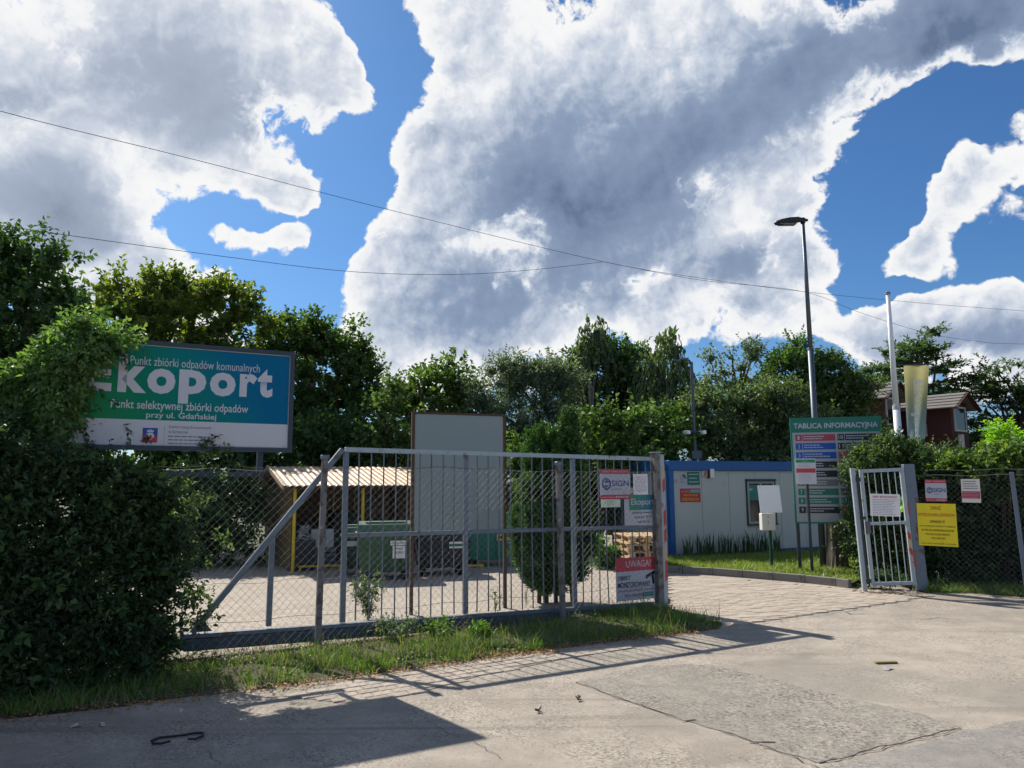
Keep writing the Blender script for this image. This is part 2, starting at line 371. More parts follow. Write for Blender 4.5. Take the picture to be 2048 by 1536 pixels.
def stroke(root, pts, w, mat, layer=2, name='emblem', closed=False):
    """thick polyline printed on the local x-z face"""
    mb = MB(); n = len(pts); y = -.002 * layer; L, Rr = [], []
    for i, p in enumerate(pts):
        a = Vector(pts[(i - 1) % n] if closed or i else pts[i]); b = Vector(pts[(i + 1) % n] if closed or i < n - 1 else pts[i]); p = Vector(p)
        d1 = (p - a).normalized() if (p - a).length else (b - p).normalized(); d2 = (b - p).normalized() if (b - p).length else d1
        t = (d1 + d2).normalized(); nn = Vector((-t.y, t.x)); k = w / 2 / max(.35, nn.dot(Vector((-d1.y, d1.x))))
        L.append(p + nn * k); Rr.append(p - nn * k)
    vs = [(q.x, y, q.y) for q in L] + [(q.x, y, q.y) for q in Rr]
    fs = [(i, (i + 1) % n, n + (i + 1) % n, n + i) for i in range(n if closed else n - 1)]
    return mb.add(vs, fs).build(name, mat, root)
def poly(root, pts, mat, layer=2, name='emblem'):
    return MB().add([(x, -.002 * layer, z) for x, z in pts], [tuple(range(len(pts)))]).build(name, mat, root)
def panel(root, w, h, mat, t=.004, x=0, z=0, name='panel'):
    return MB().box((x + w / 2, t / 2, z + h / 2), (w, t, h)).build(name, mat, root)

# ------------------------------------------------------------------ the setting
A = G(635, 1298); B = G(1325, 1222); g = (B - A).normalized(); nrm = Vector((-g.y, g.x, 0)); YAW = math.atan2(g.y, g.x)
def FL(px, py, off=0.0):
    A0 = A + nrm * off; p = V(px, py, A0, A0 + g); return ((p - A).dot(g), p.z)
def FW(s, t=0.0, z=0.0):
    return A + g * s + nrm * t + Vector((0, 0, z))

def ground_mat(name, c1, c2, scale, speck, bump, cracks=0.0, cr_scale=.35, stain=None, grain=.5, agg=None, tracks=None):   # tracks: centre of the wheel path rings
    m = bpy.data.materials.new(name); m.use_nodes = True; n = NT(m.node_tree); b = n.n['Principled BSDF']
    co = n.new('ShaderNodeTexCoord').outputs['Object']
    big = n.noise(co, scale, 6, .6, .4); mid = n.noise(co, scale * 7, 6, .65, .2); fine = n.noise(co, 70, 4, .75); peb = n.noise(co, 210, 2, .6)
    c = n.mix(n.smooth(big, .34, .66), c1, c2)
    c = n.mix(n.smooth(mid, .40, .70, 0, .40), c, tuple(x * .68 for x in c1))
    c = n.mix(n.smooth(mid, .52, .30, 0, .30), c, tuple(min(1, x * 1.25) for x in c2))
    c = n.mix(n.math('MULTIPLY', n.smooth(fine, .52, .70), speck), c, tuple(x * .40 for x in c1))
    c = n.mix(n.math('MULTIPLY', n.smooth(peb, .56, .70), grain), c, tuple(x * .45 for x in c1))
    c = n.mix(n.math('MULTIPLY', n.smooth(peb, .40, .28), grain * .8), c, tuple(min(1, x * 1.4) for x in c2))
    if agg:
        vo2 = n.new('ShaderNodeTexVoronoi', feature='F1'); n.put(vo2.inputs['Vector'], co); vo2.inputs['Scale'].default_value = agg[0]
        sv = n.new('ShaderNodeSeparateColor'); n.l.new(vo2.outputs['Color'], sv.inputs[0])
        patchy = n.smooth(n.noise(co, 1.1, 5, .65), .40, .62, agg[2], 1.0)
        c = n.mix(n.math('MULTIPLY', n.smooth(sv.outputs[0], .66, .80), n.math('MULTIPLY', patchy, agg[1])), c, tuple(x * .33 for x in c1))
        c = n.mix(n.math('MULTIPLY', n.smooth(sv.outputs[1], .72, .85), n.math('MULTIPLY', patchy, agg[1] * .7)), c, tuple(min(1, x * 1.5) for x in c2))
    if stain:
        k = n.smooth(n.noise(co, .45, 6, .62, .8), .53, .64); c = n.mix(n.math('MULTIPLY', k, .55), c, stain)
        mp = n.new('ShaderNodeMapping'); mp.inputs['Rotation'].default_value = (0, 0, -YAW); mp.inputs['Scale'].default_value = (.10, 2.2, 1); n.put(mp.inputs[0], co)
        k2 = n.smooth(n.noise(mp.outputs[0], 1.1, 5, .6, .3), .55, .70); c = n.mix(n.math('MULTIPLY', k2, .55), c, tuple(x * .6 for x in stain))
    h = n.math('ADD', n.math('MULTIPLY', fine, .6), n.math('MULTIPLY', peb, .5)); h = n.math('ADD', h, mid)
    if cracks:
        wv = n.vmath('ADD', co, n.vmath('SCALE', n.noise(co, 1.6, 5, .65, out='Color'), scale=.55))
        vo = n.new('ShaderNodeTexVoronoi', feature='DISTANCE_TO_EDGE'); n.put(vo.inputs['Vector'], wv); vo.inputs['Scale'].default_value = cr_scale
        wid = n.math('MULTIPLY', n.smooth(n.noise(co, .8, 3, .5), .42, .62), .0075)
        k = n.smooth(n.math('SUBTRACT', vo.outputs['Distance'], wid), .003, -.003)
        c = n.mix(n.math('MULTIPLY', k, cracks), c, tuple(x * .22 for x in c1)); h = n.math('SUBTRACT', h, n.math('MULTIPLY', k, 2.0))
    if tracks:   # wheel paths: rings worn round the turning centre of the drive
        dv = n.vmath('DISTANCE', co, tracks); wob = n.math('MULTIPLY_ADD', n.noise(co, .7, 4, .6), .9, dv)
        for rr, ww in ((6.2, .16), (7.7, .18), (9.6, .14), (11.0, .16)):
            k3 = n.smooth(n.math('ABSOLUTE', n.math('SUBTRACT', wob, rr)), ww, ww * .3)
            k3 = n.math('MULTIPLY', k3, n.smooth(n.noise(co, 2.6, 5, .7), .38, .66)); c = n.mix(n.math('MULTIPLY', k3, .38), c, tuple(x * .62 for x in c1))
    n.put(b.inputs['Base Color'], c); b.inputs['Roughness'].default_value = .88; b.inputs['Specular IOR Level'].default_value = .25
    bp = n.new('ShaderNodeBump'); bp.inputs['Strength'].default_value = bump; bp.inputs['Distance'].default_value = .012; n.put(bp.inputs['Height'], h); n.l.new(bp.outputs[0], b.inputs['Normal'])
    return m
M_ROAD = ground_mat('dusty_concrete', (.315, .275, .225), (.40, .352, .288), .35, .35, .55, 0, .30, (.25, .225, .19), .45, (62, .55, .15), (-1.0, 14.0, 0))
M_PATCH = ground_mat('worn_asphalt', (.285, .258, .216), (.37, .332, .28), .8, .8, 1.0, 0, .5, None, .9, (52, .72, .35))
M_EARTH = ground_mat('dry_soil', (.10, .080, .055), (.17, .14, .10), 1.2, .8, 1.0, 0, .3, None, .9)
M_FIELD = ground_mat('rough_field', (.05, .065, .025), (.09, .09, .04), .2, .5, .6, 0, .3, None, .4)

def paver_mat(name, c1, c2):
    m = bpy.data.materials.new(name); m.use_nodes = True; n = NT(m.node_tree); b = n.n['Principled BSDF']
    co = n.new('ShaderNodeTexCoord').outputs['Object']; oi = n.new('ShaderNodeObjectInfo')
    at = n.new('ShaderNodeAttribute', attribute_name='rnd'); rnd = n.math('FRACT', n.math('ADD', oi.outputs['Random'], at.outputs['Fac']))
    c = n.mix(rnd, c1, c2); f = n.noise(co, 60, 5, .7)
    c = n.mix(n.smooth(f, .5, .75, 0, .5), c, tuple(x * .5 for x in c1))
    n.put(b.inputs['Base Color'], c); b.inputs['Roughness'].default_value = .9; b.inputs['Specular IOR Level'].default_value = .2
    return m
M_PAVER = paver_mat('concrete_paver', (.36, .305, .245), (.45, .385, .315))
def yard_mat():
    m = bpy.data.materials.new('yard_paving'); m.use_nodes = True; n = NT(m.node_tree); b = n.n['Principled BSDF']
    tcn = n.new('ShaderNodeTexCoord'); co = tcn.outputs['Object']
    mp = n.new('ShaderNodeMapping'); mp.inputs['Rotation'].default_value = (0, 0, -.2); n.put(mp.inputs[0], co)
    br = n.new('ShaderNodeTexBrick'); n.put(br.inputs['Vector'], mp.outputs[0]); br.inputs['Scale'].default_value = 1; br.inputs['Brick Width'].default_value = .2; br.inputs['Row Height'].default_value = .1
    br.inputs['Mortar Size'].default_value = .006; br.inputs['Color1'].default_value = (.42, .36, .29, 1); br.inputs['Color2'].default_value = (.34, .29, .23, 1); br.inputs['Mortar'].default_value = (.18, .15, .12, 1)
    big = n.noise(co, .5, 5, .6); c = n.mix(n.smooth(big, .4, .7, 0, .45), br.outputs[0], (.26, .22, .18)); c = n.mix(n.smooth(n.noise(co, 40, 5, .7), .5, .75, 0, .4), c, (.2, .17, .13))
    n.put(b.inputs['Base Color'], c); b.inputs['Roughness'].default_value = .9
    bp = n.new('ShaderNodeBump'); bp.inputs['Strength'].default_value = .6; bp.inputs['Distance'].default_value = .006; n.put(bp.inputs['Height'], br.outputs['Fac']); bp.invert = True; n.l.new(bp.outputs[0], b.inputs['Normal'])
    return m
M_YARD = yard_mat()

gm = MB(); gm.flat([(1500 * math.cos(a), 1500 * math.sin(a)) for a in [2 * math.pi * k / 48 for k in range(48)]], -.06)
prop(gm.build('ground', M_FIELD), kind='structure')

edge_px = [(0, 1440), (260, 1412), (520, 1383), (800, 1345), (1050, 1309), (1250, 1283), (1400, 1264), (1470, 1253)]
edge = [G(*p) for p in edge_px]
first = edge[0] + (edge[0] - edge[3]).normalized() * 14
join = [G(1560, 1240), G(1680, 1222), G(1800, 1204), G(1868, 1192)]
right = [G(1950, 1189), G(2060, 1197), Vector((11.5, 10.6, 0)), Vector((22, 8, 0)), Vector((45, 3, 0))]
back_line = [first] + edge + join + right
road_pts = [(p.x, p.y) for p in back_line] + [(45, -35), (-30, -35)]
prop(MB().flat(road_pts, 0).build('road', M_ROAD), kind='structure')
# the yard and driveway behind the road edge
yard_pts = [(p.x, p.y) for p in reversed(back_line[2:])] + [(-5.2, 8.2), (-8.2, 13), (-7.5, 22), (4, 30), (20, 30), (45, 12)]
prop(MB().flat(yard_pts, 0).build('yard', M_YARD), kind='structure')

# rough asphalt patch let into the concrete, with a ragged edge
def ragged(pts, step=.10, amp=.03):
    out = []
    for i, p in enumerate(pts):
        q = pts[(i + 1) % len(pts)]; k = max(1, int((q - p).length / step)); d = (q - p).normalized(); nn = Vector((-d.y, d.x, 0))
        for j in range(k): out.append(p.lerp(q, j / k) + nn * R.uniform(-amp, amp) * (0 if j == 0 else 1))
    return out
patch = [G(1150, 1365), G(1290, 1330), G(1420, 1330), G(1560, 1362), G(1700, 1398), G(1850, 1430), G(1921, 1456), G(1820, 1480), G(1720, 1504), G(1640, 1528), G(1560, 1505), G(1440, 1462), G(1300, 1418)]
prop(MB().flat([(p.x, p.y) for p in ragged(patch)], .004).build('road_patch', M_PATCH), kind='structure')
patch2 = [G(1640, 1545), G(1740, 1512), G(1922, 1464), G(2060, 1440), G(2300, 1400), G(2500, 1600), G(1800, 1700)]
prop(MB().flat([(p.x, p.y) for p in ragged(patch2)], .004).build('road_patch', ground_mat('smooth_asphalt', (.26, .243, .215), (.33, .305, .268), .7, .4, .6, 0, .4, None, .6, (62, .5, .2))), kind='structure')
# tar and broken rims of the patch: thin sunk cracks that open here and there
def crack(pts, w0, w1, name='road_crack'):
    out = ragged_line(pts); mb = MB()
    for i in range(len(out) - 1):
        p, q = out[i], out[i + 1]; d = (q - p).normalized(); nn = Vector((-d.y, d.x, 0)); a = R.uniform(w0, w1); b = R.uniform(w0, w1)
        mb.add([p + nn * a, q + nn * b, q - nn * b, p - nn * a], [(0, 1, 2, 3)])
    for i, v in enumerate(mb.v): mb.v[i] = (v[0], v[1], .008)
    return prop(mb.build(name, M_CRACK), kind='structure')
def ragged_line(pts, step=.06, amp=.018):
    out = []
    for p, q in zip(pts, pts[1:]):
        k = max(1, int((q - p).length / step)); d = (q - p).normalized(); nn = Vector((-d.y, d.x, 0))
        for j in range(k): out.append(p.lerp(q, j / k) + nn * R.uniform(-amp, amp))
    return out + [pts[-1]]
M_CRACK = M('crack_dirt', (.085, .072, .06), .95, 0, .3, 20, .3)
crack([G(1640, 1528), G(1760, 1500), G(1850, 1478), G(1921, 1457)], .001, .006)
crack([G(1150, 1365), G(1300, 1418), G(1370, 1446)], .001, .005)
crack([G(1440, 1462), G(1560, 1505), G(1640, 1540)], .001, .006)
crack([G(1366, 1443), G(1392, 1441)], .006, .016)
crack([G(1500, 1488), G(1550, 1486)], .005, .014)
crack([G(1500, 1252), G(1640, 1232), G(1760, 1212)], .002, .006)
crack([G(1690, 1224), G(1700, 1229), G(1730, 1228)], .004, .010)
crack([G(1840, 1240), G(1880, 1236)], .004, .010); crack([G(1870, 1236), G(1920, 1240)], .003, .009)
crack([G(830, 1425), G(880, 1460), G(920, 1478)], .0008, .003); crack([G(1000, 1520), G(960, 1490), G(930, 1478)], .0008, .003)
crack([G(410, 1500), G(440, 1532)], .001, .004)

# pavers: every piece its own block in the driveway and in the strip beside the verge
def inside(p, pl):
    x, y = p; c = False; n = len(pl)
    for i in range(n):
        x1, y1 = pl[i]; x2, y2 = pl[(i + 1) % n]
        if (y1 > y) != (y2 > y) and x < (x2 - x1) * (y - y1) / (y2 - y1) + x1: c = not c
    return c
def block_mesh(w, d, h):
    me = MB().box((0, 0, h / 2), (w, d, h)).build('tmp', M_PAVER, bevel=.005); k = me.data; bpy.data.objects.remove(me); k.name = 'paver'; return k
def pave(parent, pl, ang, w, d, gap, top, limit, near):
    meshes = [block_mesh(w - gap, d - gap, .03) for _ in range(2)]
    cx = sum(p[0] for p in pl) / len(pl); cy = sum(p[1] for p in pl) / len(pl); cells = []
    ca, sa = math.cos(ang), math.sin(ang)
    for j in range(-90, 90):
        for i in range(-60, 60):
            u = (i + (.5 if j % 2 else 0)) * w; v = j * d; x, y = cx + ca * u - sa * v, cy + sa * u + ca * v
            if inside((x, y), pl): cells.append((x, y))
    cells.sort(key=lambda c: (c[0] - near[0]) ** 2 + (c[1] - near[1]) ** 2)
    for x, y in cells[:limit]:
        o = bpy.data.objects.new('paver', R.choice(meshes)); COL.objects.link(o); o.parent = parent
        o.location = (x, y, top - .03 + R.uniform(-.003, .003)); o.rotation_euler = (R.uniform(-.008, .008), R.uniform(-.008, .008), ang + R.uniform(-.01, .01))
    rest = cells[limit:]
    if rest:
        mb = MB(); rot = Matrix.Rotation(ang, 3, 'Z')
        for x, y in rest: mb.box((x, y, top - .015 + R.uniform(-.003, .003)), (w - gap, d - gap, .03), rot)
        o = mb.build('paver', M_PAVER, parent); o['kind'] = 'stuff'
        a = o.data.attributes.new('rnd', 'FLOAT', 'FACE'); a.data.foreach_set('value', np.repeat(rng.random(len(rest)), 6).astype(np.float32))
M_JOINT = ground_mat('joint_sand', (.24, .20, .16), (.31, .265, .21), 1.5, .5, .5, 0, .3, None, .5)
dpoly = [G(1338, 1240), G(1338, 1152), G(1480, 1160), G(1600, 1170), G(1700, 1180), G(1730, 1188), G(1862, 1193), G(1800, 1203), G(1680, 1221), G(1560, 1239), G(1475, 1251)]
dway = prop(MB().flat([(p.x, p.y) for p in dpoly], .004).build('driveway', M_JOINT), kind='structure')
pave(dway, [(p.x, p.y) for p in dpoly], .22, .20, .10, .006, .014, 300, tuple(G(1560, 1230))[:2])
spoly = [G(560, 1392), G(800, 1347), G(1000, 1318), G(1200, 1292), G(1260, 1296), G(1130, 1318), G(960, 1352), G(830, 1388), G(700, 1408)]
strip = prop(MB().flat([(p.x, p.y) for p in spoly], .004).build('pavement', M_JOINT), kind='structure')
pave(strip, [(p.x, p.y) for p in spoly], YAW + .05, .18, .12, .009, .010, 300, tuple(G(900, 1345))[:2])

# verge: a low bank of soil between the fence and the road
def bank(name, front, back, hgt, mat, nx=60, ny=10):
    def at(pl, t):
        L = [0]
        for p, q in zip(pl, pl[1:]): L.append(L[-1] + (q - p).length)
        x = t * L[-1]
        for i in range(len(pl) - 1):
            if x <= L[i + 1] + 1e-9: return pl[i].lerp(pl[i + 1], (x - L[i]) / (L[i + 1] - L[i]))
        return pl[-1]
    mb = MB(); vs = []
    for i in range(nx + 1):
        a, b = at(front, i / nx), at(back, i / nx)
        for j in range(ny + 1):
            u = j / ny; p = a.lerp(b, u); h = hgt * math.sin(math.pi * min(1, max(0, u)) ** .8) * (1 if 0 < i < nx else 0)
            jx = 0 if 0 < j < ny else R.uniform(-.04, .04)
            vs.append((p.x + jx, p.y + jx, -.01 + h * R.uniform(.7, 1.15) + (.0 if 0 < j < ny else -.004)))
    fs = [(i * (ny + 1) + j, (i + 1) * (ny + 1) + j, (i + 1) * (ny + 1) + j + 1, i * (ny + 1) + j + 1) for i in range(nx) for j in range(ny)]
    o = mb.add(vs, fs).build(name, mat, smooth=True); return prop(o, kind='structure')
vfront = [first] + edge[:7] + [G(1445, 1258)]
vback = [FW(-14, .35), FW(-3, .35), FW(0, .35), FW(3.0, .35), FW(5.0, .3), G(1400, 1240), G(1446, 1255)]
bank('verge', vfront, vback, .07, M_EARTH)
VERGE = [(p.x, p.y) for p in vfront] + [(p.x, p.y) for p in reversed(vback)]

# lawn behind the driveway kerb
kpts = [G(1255, 1141), G(1340, 1146), G(1430, 1151), G(1520, 1158), G(1600, 1165), G(1660, 1171), G(1704, 1177)]
lawn_pts = [(p.x, p.y) for p in kpts] + [(G(1722, 1168)).to_tuple()[:2], (8.5, 15.5), (14, 19), (12, 26), (4.5, 24), (3.2, 19)]
prop(MB().flat(lawn_pts, .085).build('lawn', ground_mat('lawn_soil', (.07, .075, .03), (.12, .11, .05), 1.5, .6, .6, 0, .3, None, .5)), kind='structure')
kerb = prop(MB().flat([(p.x, p.y) for p in kpts] + [(p.x + .03, p.y + .12) for p in reversed(kpts)], .01).build('kerb', M_JOINT), kind='structure')
M_KERB = M('kerb_concrete', (.20, .185, .165), .9, 0, .22, 3, .3, [((.09, .085, .075), .60, 6, .6)])
dist = 0
L = [0]
for p, q in zip(kpts, kpts[1:]): L.append(L[-1] + (q - p).length)
def kat(x):
    for i in range(len(kpts) - 1):
        if x <= L[i + 1]: return kpts[i].lerp(kpts[i + 1], (x - L[i]) / (L[i + 1] - L[i]))
    return kpts[-1]
x = 0.0
while x < L[-1] - .05:
    e = min(x + .6, L[-1]); p, q = kat(x + .006), kat(e - .006); d = (q - p); c = (p + q) / 2
    MB().box((0, 0, 0), (d.length, .09, .15), None).build('kerb_stone', M_KERB, kerb, bevel=.008)
    o = kerb.children[-1] if False else COL.objects[-1]
    o.location = (c.x, c.y + .05, .065 + R.uniform(-.004, .004)); o.rotation_euler = (R.uniform(-.01, .01), R.uniform(-.01, .01), math.atan2(d.y, d.x)); x = e
# ------------------------------------------------------------------ grass
def grass(name, pl, n, hmin, hmax, w, mat, z0, dens=None, kind='stuff', label=None):
    P = np.array(pl); lo, hi = P.min(0), P.max(0); pts = np.empty((0, 2))
    while len(pts) < n:
        q = rng.uniform(lo, hi, (n * 2, 2)); ok = np.zeros(len(q), bool); m = len(P)
        for i in range(m):
            (x1, y1), (x2, y2) = P[i], P[(i + 1) % m]; c = (y1 > q[:, 1]) != (y2 > q[:, 1])
            ok ^= c & (q[:, 0] < (x2 - x1) * (q[:, 1] - y1) / (y2 - y1 + 1e-12) + x1)
        q = q[ok]
        if dens is not None: q = q[rng.random(len(q)) < dens(q)]
        pts = np.vstack([pts, q])
    pts = pts[:n]; a = rng.uniform(0, 2 * math.pi, n); h = rng.uniform(hmin, hmax, n) * (0.6 + .8 * rng.random(n) ** 2); lean = rng.normal(0, .45, (n, 2)) * h[:, None]
    side = np.stack([np.cos(a), np.sin(a)], 1) * w * rng.uniform(.6, 1.4, n)[:, None]; z = np.full(n, z0)
    v = np.empty((n, 5, 3)); v[:, 0, :2] = pts - side; v[:, 1, :2] = pts + side; v[:, 0, 2] = v[:, 1, 2] = z
    v[:, 2, :2] = pts + side * .7 + lean * .4; v[:, 3, :2] = pts - side * .7 + lean * .4; v[:, 2, 2] = v[:, 3, 2] = z + h * .6
    v[:, 4, :2] = pts + lean * 1.1; v[:, 4, 2] = z + h
    me = bpy.data.meshes.new(name); b = np.arange(n)[:, None] * 5
    idx = np.concatenate([b + np.array([0, 1, 2, 3]), b + np.array([3, 2, 4])], 1).ravel()
    me.vertices.add(n * 5); me.vertices.foreach_set('co', v.ravel()); me.loops.add(n * 7); me.loops.foreach_set('vertex_index', idx.astype(np.int32)); me.polygons.add(n * 2)
    st = np.stack([np.arange(n) * 7, np.arange(n) * 7 + 4], 1).ravel(); me.polygons.foreach_set('loop_start', st.astype(np.int32)); me.update(calc_edges=True)
    at = me.attributes.new('rnd', 'FLOAT', 'FACE'); at.data.foreach_set('value', np.repeat(rng.random(n), 2).astype(np.float32))
    me.materials.append(mat); o = bpy.data.objects.new(name, me); COL.objects.link(o); o['kind'] = kind; return o
GRASS = leafmat('grass_blade', (.05, .10, .02), (.10, .15, .035), (.26, .22, .11), .40, .10, .74)
LAWNG = leafmat('lawn_blade', (.075, .12, .022), (.15, .19, .04), (.26, .24, .10), .45, .08, .85)
def vdens(q):
    s = (q[:, 0] - A.x) * g.x + (q[:, 1] - A.y) * g.y; t = (q[:, 0] - A.x) * nrm.x + (q[:, 1] - A.y) * nrm.y
    n = .5 + .5 * np.sin(s * 3.1 + 1.2 * np.sin(t * 5)) * np.sin(s * 1.3 + t * 4)
    n2 = .5 + .5 * np.sin(s * 6.3 + 2 * np.sin(t * 9 + s)) * np.sin(t * 8 - s * 2.2); n = n * (.35 + .65 * n2)
    bare = np.where((t > -.42) & (s < 3.8), .10, 1.0); rim = np.where(t < -1.25 - .12 * np.sin(s * 7), .25, 1.0)
    return np.clip((.12 + 1.0 * n) * bare * rim, 0, 1)
grass('grass', VERGE, 52000, .03, .13, .0032, GRASS, .02, vdens)
grass('grass', VERGE, 5000, .12, .26, .0032, GRASS, .02, vdens)
front_lawn = [(p.x, p.y + .1) for p in kpts] + [(G(1722, 1168)).to_tuple()[:2], (8.2, 15.4), (9.5, 19.6), (4.2, 17.6), (3.1, 17.6)]
grass('lawn_grass', front_lawn, 42000, .04, .12, .004, LAWNG, .085)
# right foot of the hedge
grass('grass', [(p.x, p.y) for p in [G(1850, 1186), G(1950, 1187), G(2060, 1196)]] + [(9, 12.4), (7.4, 13.2), (6.7, 13.3)], 9000, .05, .16, .004, GRASS, .0)

# ------------------------------------------------------------------ sliding gate
gate = empty('sliding_gate', FW(0, .16), YAW, 'long blue grey sliding gate with upright bars, slid open behind the wire fence', 'gate')
OFF = .16
def P2(px, py): s, z = FL(px, py, OFF); return Vector((s, 0, z))
def gbar(name, a, b, w, d, mat, y=0.0):
    a = a + Vector((0, y, 0)); b = b + Vector((0, y, 0)); return MB().bar(a, b, w, d).build(name, mat, gate, bevel=.003)
tl, tr = P2(690, 899), P2(1310, 918); bl, br_ = P2(378, 1268), P2(1326, 1202)
gbar('top_rail', tl, tr, .055, .06, PAINT_LT)
gbar('diagonal_brace', tl + Vector((-.03, 0, .0)), P2(384, 1266), .06, .06, PAINT)
dv = gbar('brace_upright', P2(545, 1075), P2(537, 1252), .055, .055, PAINT, .002)
def zb(s): t = (s - bl.x) / (br_.x - bl.x); return bl.z + (br_.z - bl.z) * t
def zt(s): t = (s - tl.x) / (tr.x - tl.x); return tl.z + (tr.z - tl.z) * t
ups = [P2(688, 1100).x, P2(931, 1100).x, P2(1148, 1100).x, P2(1312, 1100).x - .01]
for s in ups: gbar('upright', Vector((s, .002, zb(s) + .01)), Vector((s, .002, zt(s) - .03)), .06, .05, PAINT)
m0, m1 = P2(690, 1071), P2(1312, 1053)
for a, b in zip(ups, ups[1:]):
    z0 = m0.z + (m1.z - m0.z) * (a - m0.x) / (m1.x - m0.x); z1 = m0.z + (m1.z - m0.z) * (b - m0.x) / (m1.x - m0.x)
    gbar('middle_rail', Vector((a + .031, 0, z0)), Vector((b - .031, 0, z1)), .05, .045, PAINT)
for (a, b), n in zip(zip(ups, ups[1:]), (9, 9, 9)):
    for k in range(1, n + 1):
        s = a + (b - a) * k / (n + 1)
        MB().tube([(s + R.uniform(-.006, .006), .004, zb(s) + .02), (s + R.uniform(-.010, .010), .004 + R.uniform(-.012, .012), zb(s) + R.uniform(.5, 1.3)), (s + R.uniform(-.004, .004), .004, zt(s) - .02)], .0085, 6).build('bar', PAINT, gate)
# heavy guide channel along the bottom
L0, L1 = bl - Vector((.05, 0, 0)), br_
MB().bar(L0 - Vector((0, 0, .02)), L1 - Vector((0, 0, .02)), .04, .075).build('bottom_rail', PAINT, gate, bevel=.004)
ch = MB(); ch.bar(L0 - Vector((0, 0, .105)), L1 - Vector((0, 0, .105)), .12, .10); ch.build('guide_channel', PAINT_DK, gate, bevel=.006)
gp = MB(); gp.bar(L0 + Vector((-.02, 0, .03)), L0 + Vector((-.02, 0, -.15)), .03, .10); gp.build('end_plate', PAINT_DK, gate)
gw = P2(415, 1262).x
MB().prism([(bl.x, bl.z + .02), (bl.x + .22, zb(bl.x + .22) + .02), (bl.x + .10, bl.z + .16)], -.008, .008).build('gusset', PAINT, gate, loc=(0, -.035, 0))

# ------------------------------------------------------------------ gate posts at the opening
GP = FW(0, .08)
post = empty('gate_post', FW(FL(1320, 1222, .02)[0], .02), YAW, 'peeling grey gate post with red and white tape beside the open drive', 'gate post')
zp = FL(1318, 906, .02)[1]
MB().box((0, 0, zp / 2), (.10, .10, zp)).build('square_post', PEEL, post, bevel=.006)
MB().box((0, 0, zp + .006), (.13, .12, .012)).build('cap_plate', PAINT_LT, post)
MB().prism([(.052, .06), (.075, .06), (.075, zp - .06), (.052, zp - .06)], -.02, .06).build('catch_channel', PAINT_LT, post)
MB().box((.115, .02, zp / 2 - .01), (.075, .07, zp - .02)).build('receiving_post', PAINT_LT, post, bevel=.004)
for k, (a, b, mt) in enumerate([(.52, .62, REDBR), (.62, .72, PAINT_LT), (.18, .30, REDBR), (.30, .40, ORANGE), (.74, .82, REDBR), (.82, .90, ORANGE), (.42, .50, REDBR)]):
    z0, z1 = a * zp, b * zp
    MB().add([(.105, -.017, z0), (.150, -.017, z0 + .05), (.150, -.017, z1 + .05), (.105, -.017, z1)], [(0, 1, 2, 3)]).build('warning_tape', mt, post)
MB().box((.16, .03, .12), (.05, .09, .07)).build('roller_bracket', PAINT_DK, post, bevel=.004)
MB().box((.02, .02, .05), (.20, .16, .10), Matrix.Rotation(.1, 3, 'Z')).build('footing', M('old_concrete', (.26, .24, .20), .9, 0, .25, 8, .5), post, bevel=.015)

# ------------------------------------------------------------------ wire fence in front of the gate
s_end = FL(1306, 1222, 0)[0]
fence = empty('wire_fence', FW(0, 0), YAW, 'rusty diamond wire fence with barbed top strand along the verge, before the sliding gate', 'fence')
H1 = FL(645, 912)[1]
def fpost(s, h, lean):
    m = MB(); m.box((0, 0, h / 2), (.062, .062, h)); o = m.build('post', PEEL, fence, bevel=.004, loc=(s, 0, 0)); o.rotation_euler = (0, lean, 0)
    c = MB().box((0, 0, h + .008), (.085, .085, .045)).build('post_cap', PAINT, o, bevel=.004)
    return o
fpost(0, H1 - .02, .012); fpost(FL(1126, 1240)[0], FL(1115, 925)[1] - .02, -.022)
fpost(-3.0, H1, 0)
def chain(parent, s0, s1, z0, z1, mat, pitch=.088, r=.00145, name='wire_mesh', sag=.012):
    mb = MB(); Hh = z1 - z0; n = int((s1 - s0 + Hh) / pitch) + 1
    for fam in (1, -1):
        for k in range(n):
            a = s0 - (Hh if fam == 1 else 0) + k * pitch; pts = []
            for j in range(0, 9):
                z = z0 + Hh * j / 8; s = a + fam * (z - z0) if fam == 1 else a - (z - z0)
                if s0 <= s <= s1: pts.append((s + R.uniform(-.004, .004), .003 * fam + sag * math.sin(s * 2.1 + z), z + R.uniform(-.004, .004) - .012 * math.sin(s * 2.3)))
            if len(pts) > 1: mb.tube(pts, r, 3, False)
    o = mb.build(name, mat, parent); o['kind'] = 'stuff'; return o
ztop = FL(700, 940)[1]
chain(fence, -3.0, s_end, .04, ztop, GALV)
def strand(parent, s0, s1, z, r, mat, barbs=0, name='strand', y=0.0):
    n = int((s1 - s0) / .12); mb = MB(); mb.tube([(s0 + (s1 - s0) * i / n, y, z + .012 * math.sin(i * .9) + R.uniform(-.004, .004)) for i in range(n + 1)], r, 4)
    if barbs:
        for k in range(int((s1 - s0) / barbs)):
            s = s0 + k * barbs + R.uniform(-.02, .02); zz = z + .012 * math.sin((s - s0) / (s1 - s0) * n * .9)
            for a in (R.uniform(0, 6), R.uniform(0, 6)):
                d = Vector((math.cos(a) * .6, math.sin(a) * .5, math.sin(a * 2.3))) * .022; mb.tube([Vector((s, y, zz)) - d, Vector((s, y, zz)) + d], .0016, 3)
    return mb.build(name, mat, parent)
strand(fence, -3.0, s_end, ztop, .0026, GALV, 0, 'tension_wire'); strand(fence, -3.0, s_end, .75, .0020, GALV, 0, 'tension_wire', .008); strand(fence, -3.0, s_end, .36, .002, RUSTY, 0, 'tension_wire', .008)
